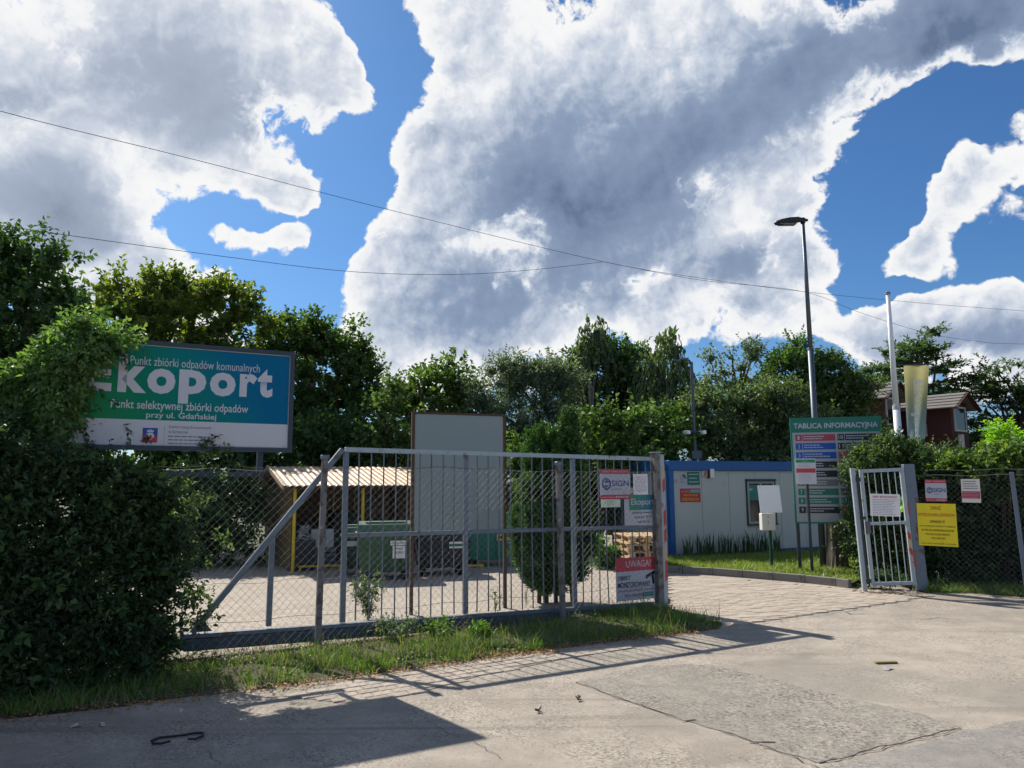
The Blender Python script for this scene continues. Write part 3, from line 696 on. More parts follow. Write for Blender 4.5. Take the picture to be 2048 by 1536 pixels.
strand(fence, -3.0, 2.2, ztop + .03, .0024, RUSTY, .09, 'barbed_wire', -.01)

# ------------------------------------------------------------------ prints hung on the gate and fence
def place(px0, py0, px1, py1, off):
    """local size and world base of a sheet that hangs in the fence direction"""
    s0, z1 = FL(px0, py0, off); s1, z0 = FL(px1, py1, off); return s0, s1, z0, z1
def sheet(name, label, cat, box, off, mat, group=None, t=.003, dz=0):
    s0, s1, z0, z1 = place(*box, off); r = empty(name, FW(s0, off, z0 + dz), YAW, label, cat, group); panel(r, s1 - s0, z1 - z0, mat, t); return r, s1 - s0, z1 - z0
def sign_logo(r, w, h, x=0, z=0, head='OBIEKT CHRONIONY'):
    """red bands, hexagon S emblem and SIGN lettering of the guard sign"""
    rect(r, x + 0, x + w, z + .84 * h, z + h, RED, 1); rect(r, x + 0, x + w, z, z + .15 * h, RED, 1)
    text(r, head, x + .04 * w, x + .95 * w, z + .885 * h, z + .955 * h, LAMIN, 2, .01)
    c = (x + .21 * w, z + .51 * h); q = .14 * w
    def hx(a, k=1): return (c[0] + q * k * math.sin(math.radians(a)), c[1] + q * 1.08 * k * math.cos(math.radians(a)))
    stroke(r, [hx(62), hx(0), hx(-60), hx(-112, .95), (c[0] + .30 * q, c[1] - .34 * q), (c[0] - .25 * q, c[1] - .68 * q)], .034 * w, GREYINK if False else M('ink_slate_blue', (.08, .10, .22), .5), 2)
    stroke(r, [hx(-118), hx(180), hx(120), hx(68, .95), (c[0] - .30 * q, c[1] + .34 * q), (c[0] + .25 * q, c[1] + .68 * q)], .034 * w, NAVY, 3)
    text(r, 'SIGN', x + .385 * w, x + .945 * w, z + .43 * h, z + .62 * h, NAVY, 2, .004)
    text(r, 'SECURITY', x + .39 * w, x + .70 * w, z + .31 * h, z + .36 * h, GREYINK, 2, 0)
    lines(r, x + .04 * w, x + .46 * w, z + .05 * h, z + .09 * h, 1, LAMIN, 2, .5, 0)
    lines(r, x + .50 * w, x + .93 * w, z + .04 * h, z + .11 * h, 1, LAMIN, 2, .7, 0)
r, w, h = sheet('guard_sign', 'white and red guard company sign with blue hexagon emblem, hung on the sliding gate', 'sign', (1199, 938, 1261, 998), .04, LAMIN)
sign_logo(r, w, h)
r, w, h = sheet('paper_notice', 'crumpled white paper with pink handwriting, high on the sliding gate', 'notice', (1266, 948, 1296, 989), .05, WHITE)
for k in range(9):
    z = h * (.9 - k * .09); stroke(r, [(w * (.12 + .76 * j / 9), z + h * .03 * math.sin(j * 2.1 + k) + R.uniform(-.02, .02) * h) for j in range(10)], .0045, M('ink_pink', (.55, .12, .22), .6), 2, 'handwriting')
r, w, h = sheet('small_code_plate', 'small square grey plate behind the handwritten paper on the gate', 'plate', (1259, 975, 1269, 988), .06, GREYINK)
lines(r, .1 * w, .9 * w, .1 * h, .9 * h, 4, WHITE, 2, .4, .2)
r, w, h = sheet('opening_hours_sign', 'white opening hours sign with green band on the sliding gate, beneath the handwritten paper', 'sign', (1248, 990, 1310, 1049), .055, LAMIN)
rect(r, .16 * w, w, .50 * h, h, SGREEN, 1)
gr = bpy.data.materials.new('band_blend'); gr.use_nodes = True; n = NT(gr.node_tree); co = n.new('ShaderNodeTexCoord').outputs['Generated']; sx = n.new('ShaderNodeSeparateXYZ'); n.put(sx.inputs[0], co)
n.put(n.n['Principled BSDF'].inputs['Base Color'], n.mix(sx.outputs[0], (.02, .25, .10), (.012, .13, .26))); COL.objects[-1].data.materials[0] = gr
text(r, 'Ekoport', .22 * w, .98 * w, .60 * h, .88 * h, LAMIN, 2, .015)
text(r, 'godziny otwarcia', .26 * w, .95 * w, .36 * h, .46 * h, INK, 2, 0); text(r, 'pon-pt  9-17', .34 * w, .90 * w, .21 * h, .31 * h, INK, 2, 0); text(r, 'sob 9-15', .42 * w, .80 * w, .07 * h, .16 * h, INK, 2, 0)
r, w, h = sheet('green_leaflet', 'pale green faded leaflet under the guard sign on the gate', 'notice', (1202, 999, 1241, 1014), .05, PALEG)
lines(r, .3 * w, .75 * w, .2 * h, .85 * h, 3, GREYINK, 2, .25, .3)
r, w, h = sheet('monitoring_sign', 'red and white warning sign low on the gate beside the peeling post', 'sign', (1231, 1117, 1312, 1196), .05, LAMIN)
rect(r, 0, w, .68 * h, h, RED, 1)
text(r, 'UWAGA!', .25 * w, .88 * w, .77 * h, .93 * h, LAMIN, 2, .012)
text(r, 'OBIEKT', .04 * w, .36 * w, .48 * h, .58 * h, INK, 2, .006); text(r, 'MONITOROWANY', .04 * w, .86 * w, .31 * h, .43 * h, INK, 2, .006)
text(r, 'ZAKAZ POZOSTAWIANIA ODPADÓW', .04 * w, .97 * w, .205 * h, .265 * h, M('ink_wine', (.30, .02, .08), .5), 2, 0)
text(r, 'POZA TERENEM', .20 * w, .64 * w, .08 * h, .15 * h, M('ink_wine', (.3, .02, .08)), 2, 0); rect(r, .66 * w, .92 * w, .07 * h, .17 * h, SGREEN, 1); text(r, 'Ekoport', .69 * w, .89 * w, .09 * h, .155 * h, LAMIN, 2, 0)
poly(r, [(.74 * w, .47 * h), (.97 * w, .57 * h), (.99 * w, .65 * h), (.94 * w, .65 * h), (.76 * w, .56 * h)], INK, 2, 'camera_print'); poly(r, [(.92 * w, .34 * h), (.97 * w, .36 * h), (.95 * w, .56 * h), (.90 * w, .54 * h)], INK, 3, 'camera_print')
poly(r, [(.78 * w, .50 * h), (.93 * w, .565 * h), (.93 * w, .58 * h), (.78 * w, .52 * h)], GREYINK, 4, 'camera_print')

# ------------------------------------------------------------------ the big billboard in the ivy
BR = D(575, 900, 8.4); BL_ = D(128, 896, 7.34); bd = (BR - BL_); bd.z = 0; byaw = math.atan2(bd.y, bd.x); bw = bd.length
zb0 = BR.z + .02; zb1 = D(575, 712, 8.4).z; bh = zb1 - zb0
bb = empty('billboard', Vector((BL_.x, BL_.y, 0)), byaw, 'wide green and blue billboard with large white lettering, half grown over by ivy', 'billboard')
mg = bpy.data.materials.new('billboard_print'); mg.use_nodes = True; n = NT(mg.node_tree); co = n.new('ShaderNodeTexCoord').outputs['Object']; sx = n.new('ShaderNodeSeparateXYZ'); n.put(sx.inputs[0], co)
u = n.math('ADD', n.math('MULTIPLY', sx.outputs[0], 1 / bw), n.math('MULTIPLY', n.math('SUBTRACT', sx.outputs[2], zb0), .28 / bh))
n.put(n.n['Principled BSDF'].inputs['Base Color'], n.ramp(u, [(.10, (.035, .27, .08)), (.45, (.008, .22, .13)), (.75, (.006, .20, .21)), (1.0, (.006, .14, .29))])); n.n['Principled BSDF'].inputs['Roughness'].default_value = .75; n.n['Principled BSDF'].inputs['Specular IOR Level'].default_value = .08
zw = zb0 + .252 * bh
MB().box((bw / 2, .015, zb0 + bh / 2), (bw, .03, bh)).build('panel', M('panel_grey', (.5, .5, .52), .5), bb)
MB().add([(0.01, -.002, zw), (bw - .01, -.002, zw), (bw - .01, -.002, zb1 - .01), (.01, -.002, zb1 - .01)], [(0, 1, 2, 3)]).build('printed_face', mg, bb)
rect(bb, .01, bw - .01, zb0 + .01, zw, M('strip_white', (.60, .59, .63), .4, 0, .04), 1, 'printed_strip')
f = MB(); fw = .045
FRB = M('frame_navy', (.04, .06, .085), .5, .2, .15, 4)
for a, b in (((-fw, zb0 - fw), (bw + fw, zb0)), ((-fw, zb1), (bw + fw, zb1 + fw)), ((-fw, zb0), (0, zb1)), ((bw, zb0), (bw + fw, zb1))):
    f.box(((a[0] + b[0]) / 2, .015, (a[1] + b[1]) / 2), (b[0] - a[0], .07, b[1] - a[1]))
f.build('frame', FRB, bb)
zr_ = V(515, 944, Vector((BL_.x, BL_.y, 0)), Vector((BR.x, BR.y, 0))).z
for x in (.10 * bw, .87 * bw): MB().box((x, .085, (zr_ + zb1) / 2), (.06, .07, zb1 - zr_)).build('leg', FRB, bb)
MB().box((bw * .42, .16, zr_ - .02), (bw * .96, .05, .05)).build('carrier_rail', FRB, bb)
for x in (-.04 * bw, .10 * bw, .28 * bw): MB().box((x, .225, zr_ / 2), (.07, .07, zr_)).build('ground_post', FRB, bb)
def X(px): # billboard pixel column -> local x
    p = V(px, 800, Vector((BL_.x, BL_.y, 0)), Vector((BR.x, BR.y, 0))); return (Vector((p.x, p.y, 0)) - Vector((BL_.x, BL_.y, 0))).length * (1 if p.x > BL_.x else -1)
def Z(px, py): return V(px, py, Vector((BL_.x, BL_.y, 0)), Vector((BR.x, BR.y, 0))).z
WT = M('billboard_white', (.60, .59, .65), .4, 0, .04)
def bt(body, px0, px1, pyt, pyb, bold, mat=WT, layer=2): # print lettering across the face, level
    pm = (px0 + px1) / 2; text(bb, body, X(px0), X(px1), Z(pm, pyb), Z(pm, pyt), mat, layer, bold)
def bl_one(body, px0, px1, pyt, pyb, bold): text(bb, body, X(px0), X(px1), Z((px0 + px1) / 2, pyb), Z((px0 + px1) / 2, pyt), WT, 2, bold)
bl_one('E', 163, 221, 710, 781, .045); bl_one('k', 233, 291, 709, 785, .045); bl_one('o', 292, 349, 737, 788, .045); bl_one('p', 356, 411, 740, 808, .045)
bl_one('o', 418, 470, 745, 793, .045); bl_one('r', 478, 513, 748, 794, .045); bl_one('t', 514, 544, 738, 795, .045)
bt('Punkt zbiórki odpadów komunalnych', 256, 517, 720, 742, -.002); bt('Punkt selektywnej zbiórki odpadów', 222, 497, 804, 826, .008); bt('przy ul. Gdańskiej', 294, 434, 825, 841, .012)
ex0, ex1 = X(289), X(319); ez0, ez1 = Z(304, 885), Z(304, 856); ew, eh = ex1 - ex0, ez1 - ez0
rect(bb, ex0, ex1, ez0 + .45 * eh, ez1, M('crest_blue', (.02, .06, .33), .45), 2, 'crest'); rect(bb, ex0, ex1, ez0, ez0 + .45 * eh, M('crest_red', (.48, .03, .06), .45), 2, 'crest')
def E2(pts): return [(ex0 + a * ew, ez0 + b * eh) for a, b in pts]
poly(bb, E2([(.30, .70), (.26, .88), (.36, .80), (.42, .93), (.50, .82), (.60, .93), (.64, .80), (.76, .86), (.70, .70)]), WT, 3, 'crest')
poly(bb, E2([(.22, .58), (.40, .66), (.66, .66), (.78, .52), (.76, .34), (.60, .20), (.44, .10), (.58, .32), (.62, .44), (.54, .52), (.44, .40), (.34, .46), (.42, .54), (.30, .54)]), WT, 3, 'crest')
rect(bb, X(332), X(332.6), Z(332, 890), Z(332, 852), GREYINK, 2)
bt('Zakład Usług Komunalnych', 340, 425, 852, 859, .006, GREYINK); bt('w Szczecinie', 340, 379, 860, 867, .006, GREYINK)
lines(bb, X(340), X(432), Z(380, 891), Z(380, 870), 3, GREYINK, 2, .35, .12)
for px, py in ((135, 893), (570, 893), (470, 893), (570, 800), (360, 893)): MB().lathe([(.008, 0), (.008, .004)], 6).build('rivet', INK, bb, loc=(X(px), -.006, Z(px, py)))

# ------------------------------------------------------------------ blank board on two steel legs, inside the yard
PL_, PR_ = G(822, 1229), G(1010, 1216); d2 = PR_ - PL_; yb = math.atan2(d2.y, d2.x); wb = d2.length
nb_ = empty('blank_board', PL_, yb, 'tall blank grey green board on two brown steel legs behind the gate', 'notice board')
z0, z1 = V(915, 1066, PL_, PR_).z, V(830, 824, PL_, PR_).z
MB().box((wb / 2, 0, (z0 + z1) / 2), (wb - .06, .02, z1 - z0 - .05)).build('panel', M('board_sheet', (.27, .32, .32), .5, 0, .05, 2, 0, [((.22, .27, .27), .6, 2, .4)]), nb_)
fm = MB(); fm.box((wb / 2, 0, z1 - .012), (wb - .045, .04, .03)); fm.box((wb / 2, 0, z0 + .012), (wb - .045, .04, .03)); fm.build('frame', RUSTY, nb_)
for x in (0, wb): MB().box((x, 0, z1 / 2), (.045, .05, z1)).build('leg', RUSTY, nb_, bevel=.003)

# ------------------------------------------------------------------ shelter with yellow posts
SH = G(585, 1145); sy = math.radians(27)
sh = empty('shelter', SH, sy, 'low open shelter with tan corrugated roof and yellow posts across the yard', 'shelter')
LEN, DEP = 4.7, 3.6; ze = D(590, 969, SH.y).z; zr = ze + .42
for x in (0, 1.45, 2.9, 4.35): MB().tube([(x, 0, 0), (x, 0, ze - .02)], .035, 8).build('post', YELLOWP, sh)
for x in (.06, 4.35): MB().tube([(x, DEP - .3, 0), (x, DEP - .3, ze - .02)], .035, 8).build('post', YELLOWP, sh)
rf = MB(); n = 300; TAN = M('tan_roof_sheet', (.50, .36, .22), .55, .1, .15, 3, 0, [((.22, .15, .09), .62, 4, .6)])
for sl in (0, 1):
    y0, y1 = (-.22, DEP / 2) if sl == 0 else (DEP + .1, DEP / 2); zz0, zz1 = ze - .03, zr
    for i in range(n):
        xa, xb = -.28 + (LEN + .4) * i / n, -.28 + (LEN + .4) * (i + 1) / n; ca, cb = [.009 * math.sin(2 * math.pi * k / 8) for k in (i, i + 1)]
        rf.add([(xa, y0, zz0 + ca), (xb, y0, zz0 + cb), (xb, y1, zz1 + cb), (xa, y1, zz1 + ca)], [(0, 1, 2, 3)])
rf.build('roof', TAN, sh)
fc = MB(); fc.box((LEN / 2 - .1, -.16, ze - .05), (LEN + .2, .03, .07)); fc.build('fascia', RUSTY, sh)
bgb = MB(); bgb.bar((-.29, -.22, ze - .05), (-.29, DEP / 2, zr - .02), .09, .03, (1, 0, 0)); bgb.bar((-.29, DEP / 2, zr - .02), (-.29, DEP + .1, ze - .05), .09, .03, (1, 0, 0)); bgb.build('barge_board', M('barge_tan', (.42, .32, .20), .6), sh)
OCH = M('ochre_wall', (.20, .135, .06), .8, 0, .2, 2, .2); DKW = M('dark_wall', (.055, .06, .05), .8, 0, .2, 2)
MB().add([(-.03, .12, 0), (-.03, DEP - .1, 0), (-.03, DEP - .1, ze), (-.03, DEP / 2, zr - .05), (-.03, .12, ze - .02)], [(0, 1, 2, 3, 4)]).build('gable_wall', OCH, sh)
for k in range(int(LEN / .55)): MB().box((.28 + k * .55, DEP - .16, ze / 2), (.54, .03, ze)).build('wall_panel', OCH, sh)
# things kept under the shelter
def at_sh(x, y, z=0): return SH + Vector((math.cos(sy) * x - math.sin(sy) * y, math.sin(sy) * x + math.cos(sy) * y, z))
wm = empty('white_appliance', at_sh(.75, .9, .42), sy, 'white boxy appliance stood on a low grey crate under the shelter', 'appliance')
MB().box((0, 0, .20), (.50, .45, .40)).build('body', M('enamel', (.55, .58, .6), .4, 0, .05), wm, bevel=.01); MB().box((.06, -.228, .20), (.012, .012, .34)).build('door_edge', GREYINK, wm); MB().box((-.06, -.228, .20), (.012, .012, .34)).build('door_edge', GREYINK, wm)
wc = empty('slatted_crate', at_sh(.75, .9), sy, 'grey slatted crate carrying the white appliance', 'crate')
CRT = M('crate_grey', (.16, .17, .19), .7, 0, .2)
for k in range(4): MB().box((0, -.27, .06 + k * .10), (.60, .02, .075)).build('slat', CRT, wc)
for k in range(4): MB().box((0, .27, .06 + k * .10), (.60, .02, .075)).build('slat', CRT, wc)
for x in (-.27, .27): MB().box((x, 0, .20), (.05, .515, .38)).build('side', CRT, wc)
MB().box((0, 0, .405), (.60, .56, .02)).build('top', CRT, wc)
cb = empty('cable_heap', at_sh(.28, .35), sy, 'tangle of pale cables on a dark crate at the first yellow post', 'cables')
MB().box((0, 0, .32), (.42, .42, .64)).build('crate', M('dark_crate', (.05, .05, .055), .7), cb)
for k in range(6):
    pts = [(.17 * math.cos(t * .8 + k) * (1 - .1 * k), .15 * math.sin(t * .8 + k * 1.7), .66 + .05 * k + .03 * math.sin(t * 1.7 + k)) for t in range(12)]
    MB().tube(pts, .012, 5).build('cable', M('cable_grey', (.45, .46, .48), .5), cb)
for k, (x, y, hh) in enumerate([(1.6, 2.3, 1.15), (2.3, 2.5, 1.0), (.6, 2.4, .9)]):
    bx = empty('storage_crate', at_sh(x, y), sy, ['tall dark crate at the back of the shelter', 'middle dark crate at the back of the shelter', 'low dark crate in the left back corner of the shelter'][k], 'crate', 'dark crates at the back of the shelter')
    MB().box((0, 0, hh / 2), (.6, .6, hh)).build('body', DKW, bx, bevel=.01)
    for q in range(3): MB().box((0, -.31, hh * (.2 + .3 * q)), (.62, .02, .05)).build('rib', STEELDK, bx)
ws = empty('shelter_notice', at_sh(2.42, DEP - .2, 1.2), sy, 'dull brown notice on the back wall inside the shelter', 'notice')
panel(ws, .42, .34, M('brown_notice', (.12, .10, .09), .6), .006); lines(ws, .05, .38, .05, .30, 4, GREYINK, 2, .4, .2)
for px in (640, 925):
    q = G(px, 1142); rr = empty('guard_rail', q, math.radians(14), 'low yellow guard rail before the %s' % ('green bin' if px == 640 else 'dark bin'), 'rail', 'low yellow guard rails at the bins')
    MB().tube([(-.45, 0, .10), (.45, 0, .10)], .022, 6).build('rail', YELLOWP, rr)
    for x in (-.4, .4): MB().tube([(x, 0, 0), (x, 0, .09)], .02, 6).build('foot', YELLOWP, rr)

# ------------------------------------------------------------------ bins
def bin_(name, px, pyb, pw, pyt, yaw, mat, label, lidmat, dome=True):
    b = G(px, pyb); k = b.y / F; w = pw * k; h = b.z + (EYE + (972 - pyt) * k) ; r_ = empty(name, b, yaw, label, 'waste bin', 'wheeled bins in the yard'); d = .85
    m = MB(); hb = h * (.78 if dome else .90); z0 = .16
    lo = [(-w * .43, -d * .42), (w * .43, -d * .42), (w * .43, d * .42), (-w * .43, d * .42)]; hi = [(-w / 2, -d / 2), (w / 2, -d / 2), (w / 2, d / 2), (-w / 2, d / 2)]
    m.add([(x, y, z0) for x, y in lo] + [(x, y, hb) for x, y in hi], [(0, 1, 2, 3), (4, 5, 6, 7), (0, 1, 5, 4), (1, 2, 6, 5), (2, 3, 7, 6), (3, 0, 4, 7)]); m.build('body', mat, r_, bevel=.015)
    MB().box((0, 0, hb + .02), (w + .05, d + .05, .045)).build('rim', mat, r_, bevel=.008)
    if dome:
        pr = [(-d / 2, hb + .045), (-d * .42, hb + (h - hb) * .8), (-d * .15, h), (d * .15, h), (d * .45, hb + (h - hb) * .7), (d / 2, hb + .045)]
        l = MB(); l.prism([(y, z) for y, z in pr], -w * .49, w * .49); 
        l.v = [(-v[1], v[0], v[2]) for v in l.v]; l.build('lid', lidmat, r_, bevel=.01)
        MB().box((0, -d * .30, hb + (h - hb) * .93), (w * .7, .05, .03)).build('lid_handle', lidmat, r_)
    else: MB().box((0, 0, hb + .07), (w + .03, d + .03, h - hb)).build('lid', lidmat, r_, bevel=.012)
    for x in (-w * .36, w * .36):
        for y in (-d * .33, d * .33): MB().lathe([(.08, -.025), (.08, .025)], 10).build('wheel', BLACKP, r_, loc=(x, y, .08)).rotation_euler = (0, math.pi / 2, .3)
    for x in (-.3 * w, 0, .3 * w): MB().box((x, -d * .465, (z0 + hb) / 2), (.03, .03, hb - z0 - .1), Matrix.Rotation(.0, 3, 'X')).build('rib', mat, r_)
    MB().tube([(-w / 2 - .03, 0, hb - .08), (-w / 2 - .12, 0, hb - .08)], .03, 8).build('trunnion', mat, r_); MB().tube([(w / 2 + .03, 0, hb - .08), (w / 2 + .12, 0, hb - .08)], .03, 8).build('trunnion', mat, r_)
    return r_, w, h, d
GB = M('bin_green', (.035, .095, .05), .5, 0, .15, 3); DB = M('bin_dark', (.02, .024, .035), .5, 0, .15, 3); TB = M('bin_teal', (.01, .17, .12), .5, 0, .12, 3)
b1, w, h, d = bin_('wheeled_bin', 768, 1157, 108, 1040, .22, GB, 'dark green wheeled bin with white labels under the shelter edge', M('lid_green', (.06, .13, .075), .45, 0, .1))
def on_bin(root, name, x0, x1, z0, z1, mat, dd): o = MB().box(((x0 + x1) / 2, -dd, (z0 + z1) / 2), (x1 - x0, .004, z1 - z0)).build(name, mat, root); return o
on_bin(b1, 'paper_label', .08 * w, .37 * w, .60 * h, .68 * h, WHITE, d * .52); on_bin(b1, 'paper_label', .12 * w, .34 * w, .38 * h, .59 * h, WHITE, d * .52)
tb = empty('bin_print_base', (0, 0, 0)); bpy.data.objects.remove(tb)
def bin_text(root, body, x0, x1, z0, z1, mat, dd, bold=0): o = text(root, body, x0, x1, z0, z1, mat, 0, bold); o.location = (0, -dd - .005, 0); return o
bin_text(b1, 'ELEKTRO', .10 * w, .35 * w, .62 * h, .66 * h, INK, d * .52); bin_text(b1, 'SPRZĘT', .15 * w, .31 * w, .52 * h, .56 * h, INK, d * .52); bin_text(b1, 'DROBNY', .15 * w, .31 * w, .46 * h, .50 * h, INK, d * .52)
bx_, w2, h2, d2_ = bin_('wheeled_bin', 712, 1150, 60, 1046, .22, M('bin_deep_green', (.02, .055, .035), .5), 'narrow deep green bin left of the labelled green bin', M('lid_green', (.06, .13, .075)), True)
on_bin(bx_, 'paper_label', -.4 * w2, .2 * w2, .60 * h2, .70 * h2, LAMIN, d2_ * .52)
b2, w, h, d = bin_('wheeled_bin', 880, 1148, 100, 1066, .22, DB, 'low black bin with a white sticker under the blank board', DB, False)
on_bin(b2, 'sticker', .12 * w, .40 * w, .68 * h, .84 * h, WHITE, d * .52); o = on_bin(b2, 'sticker', .12 * w, .40 * w, .73 * h, .79 * h, SGREEN, d * .53)
b3, w, h, d = bin_('waste_container', 988, 1131, 118, 1026, .22, TB, 'teal waste container with a scrawled yellow label beyond the blank board', TB, False)
on_bin(b3, 'paper_label', -.02 * w, .30 * w, .50 * h, .62 * h, M('faded_yellow', (.50, .44, .20), .6), d * .52)
bin_text(b3, 'MPO', .0 * w, .27 * w, .515 * h, .61 * h, INK, d * .52, .02)

# ------------------------------------------------------------------ pallets
M_PAL = M('pallet_wood', (.50, .35, .19), .75, 0, .2, 5, .2, [((.30, .18, .09), .62, 8, .5)])
pb = D(1276, 971, 16.0); pb.z = 0; pyaw = math.radians(6)
def pallet(z, lab):
    r_ = empty('pallet', (pb.x + R.uniform(-.02, .02), pb.y + R.uniform(-.02, .02), z), pyaw + R.uniform(-.03, .03), lab, 'pallet', 'stacked wooden pallets')
    for x in (-.32, 0, .32):
        MB().box((x, 0, .011), (.10, 1.2, .02)).build('bottom_board', M_PAL, r_)
        for y in (-.55, 0, .55): MB().box((x, y, .061), (.12, .13, .078)).build('block', M_PAL, r_)
    for y in (-.55, 0, .55): MB().box((0, y, .111), (.8, .13, .02)).build('cross_board', M_PAL, r_)
    for k in range(5): MB().box((-.345 + k * .1725, 0, .132), (.12, 1.2, .02)).build('top_board', M_PAL, r_)
for k, lab in enumerate(['bottom pallet of the stack beside the white cabin', 'second pallet from the bottom of the stack beside the cabin', 'middle pallet of the stack beside the white cabin', 'second pallet from the top of the stack beside the cabin', 'topmost pallet of the stack beside the white cabin']): pallet(k * .145, lab)

# ------------------------------------------------------------------ office cabin
CB = G(1345, 1119); cy_ = math.radians(25)
cabin = empty('office_cabin', CB, cy_, 'white panelled office cabin with blue roof edge and corner posts behind the lawn', 'cabin')
def CV(px, py):
    c_ = Vector((math.cos(cy_), math.sin(cy_), 0)); p = V(px, py, CB, CB + c_); return ((p - CB).dot(c_), p.z)
CL, CDp = 6.06, 2.44; ch_ = CV(1334, 921)[1]; cbz = CV(1338, 941)[1]
BLUE = M('cabin_blue', (.018, .11, .34), .45, .1, .12, 2, 0, [((.05, .10, .20), .64, 3, .5)]); CWH = M('cabin_sheet', (.52, .545, .525), .5, 0, .05, 1.2, 0, [((.24, .28, .26), .63, 1.6, .35)])
SEAM = M('panel_seam', (.11, .125, .13), .7, 0, .1)
MB().box((CL / 2, CDp / 2, .10 + (ch_ - .14) / 2), (CL - .06, CDp - .06, ch_ - .14)).build('core', SEAM, cabin)
wx0 = CV(1494, 1000)[0]; wx1 = wx0 + .90; wz0 = CV(1500, 1048)[1]; wz1 = CV(1490, 963)[1]
# wall panels, joint by joint, left open round the window
def wall_panels(n, length, fn, z0, z1, hole=None):
    wpn = length / n
    for i in range(n):
        a, b = i * wpn + .005, (i + 1) * wpn - .005
        segs = [(z0, z1)]
        if hole and b > hole[0] and a < hole[1]:
            segs = [(z0, hole[2]), (hole[3], z1)]
            if a < hole[0] - .02: fn(a, hole[0], z0, z1, 1)
            if b > hole[1] + .02: fn(hole[1], b, z0, z1, 1)
            a, b = max(a, hole[0] + .002), min(b, hole[1] - .002)
        for q0, q1 in segs: fn(a, b, q0, q1, 0)
def fpan(a, b, z0, z1, k): MB().box(((a + b) / 2, .012, (z0 + z1) / 2), (b - a, .036, z1 - z0)).build('wall_panel', CWH, cabin, bevel=.003)
wall_panels(7, CL - .20, lambda a, b, z0, z1, k: fpan(a + .10, b + .10, z0, z1, k), .12, cbz - .002, (wx0 - .10, wx1 - .10, wz0, wz1))
for i in range(3):
    a, b = .10 + i * .745, .10 + (i + 1) * .745 - .01
    MB().box((.012, (a + b) / 2, (.12 + cbz) / 2), (.036, b - a, cbz - .12)).build('wall_panel', CWH, cabin, bevel=.003)
for x in (0, CL):
    for y in (0, CDp): MB().box((x, y, ch_ / 2), (.14, .14, ch_ - .01)).build('corner_post', BLUE, cabin, bevel=.01)
for y in (-.005, CDp + .005): MB().box((CL / 2, y, (cbz + ch_) / 2), (CL + .16, .16, ch_ - cbz)).build('roof_beam', BLUE, cabin, bevel=.008); MB().box((CL / 2, y, .06), (CL - .15, .13, .11)).build('floor_beam', BLUE, cabin, bevel=.006)
for x in (-.005, CL + .005): MB().box((x, CDp / 2, (cbz + ch_) / 2), (.16, CDp - .16, ch_ - cbz)).build('roof_beam', BLUE, cabin, bevel=.008); MB().box((x, CDp / 2, .06), (.13, CDp - .15, .11)).build('floor_beam', BLUE, cabin)
MB().box((CL / 2, CDp / 2, ch_ - .02), (CL - .1, CDp - .1, .03)).build('roof', M('cabin_roof', (.45, .48, .5), .6), cabin)
# window
wn = MB().box(((wx0 + wx1) / 2, .03, (wz0 + wz1) / 2), (wx1 - wx0, .012, wz1 - wz0)).build('window', M('window_glass', (.015, .03, .035), .08, 0, .1, 3, spec=.8), cabin)
fr = MB()
for a, b in (((wx0, wz0), (wx0 + .055, wz1)), ((wx1 - .055, wz0), (wx1, wz1)), ((wx0 + .055, wz0), (wx1 - .055, wz0 + .055)), ((wx0 + .055, wz1 - .055), (wx1 - .055, wz1)), ((wx0 + .42, wz0 + .055), (wx0 + .46, wz1 - .055))):
    fr.box(((a[0] + b[0]) / 2, .0, (a[1] + b[1]) / 2), (b[0] - a[0], .07, b[1] - a[1]))
fr.build('window_frame', M('window_frame_white', (.34, .39, .40), .4), wn, bevel=.004)
MB().box(((wx0 + wx1) / 2, -.03, wz1 + .035), (wx1 - wx0 + .06, .09, .05)).build('shutter_box', STEELDK, wn); MB().box((wx0 - .018, -.02, (wz0 + wz1) / 2), (.03, .04, wz1 - wz0 + .04)).build('guide_rail', STEELDK, wn); MB().box((wx1 + .018, -.02, (wz0 + wz1) / 2), (.03, .04, wz1 - wz0 + .04)).build('guide_rail', STEELDK, wn)
MB().box(((wx0 + wx1) / 2, -.04, wz0 - .02), (wx1 - wx0 + .06, .10, .025)).build('window_sill', STEELDK, wn)
MB().box((wx0 + .24, .018, wz1 - .28), (.36, .006, .38)).build('blind', M('blind_teal', (.06, .24, .20), .6), wn); MB().box((wx0 + .14, .008, wz1 - .20), (.12, .006, .05)).build('window_sticker', LAMIN, wn)
def csign(name, label, cat, px0, py0, px1, py1, mat, out=.012):
    x0, z1 = CV(px0, py0); x1, z0 = CV(px1, py1); c_ = Vector((math.cos(cy_), math.sin(cy_), 0)); n_ = Vector((math.sin(cy_), -math.cos(cy_), 0))
    r_ = empty(name, CB + c_ * x0 + n_ * out + Vector((0, 0, z0)), cy_, label, cat); panel(r_, x1 - x0, z1 - z0, mat, .004); return r_, x1 - x0, z1 - z0
r, w, h = csign('cabin_notice', 'green and white printed notice on the cabin wall next to the alarm box', 'notice', 1357, 943, 1400, 973, LAMIN)
rect(r, .38 * w, .98 * w, .10 * h, .97 * h, SGREEN, 1)
for z in (.80, .55, .30): lines(r, .46 * w, .92 * w, (z - .06) * h, (z + .08) * h, 1, LAMIN, 2, .5, .3)
poly(r, [(.12 * w, .75 * h), (.22 * w, .85 * h), (.32 * w, .72 * h), (.35 * w, .5 * h), (.26 * w, .55 * h)], SGREEN, 1, 'emblem'); lines(r, .03 * w, .30 * w, .2 * h, .7 * h, 5, GREYINK, 2, .3, .5)
r, w, h = csign('cabin_rule_sign', 'red self service sign with yellow lettering on the cabin wall', 'sign', 1359, 977, 1401, 1004, RED)
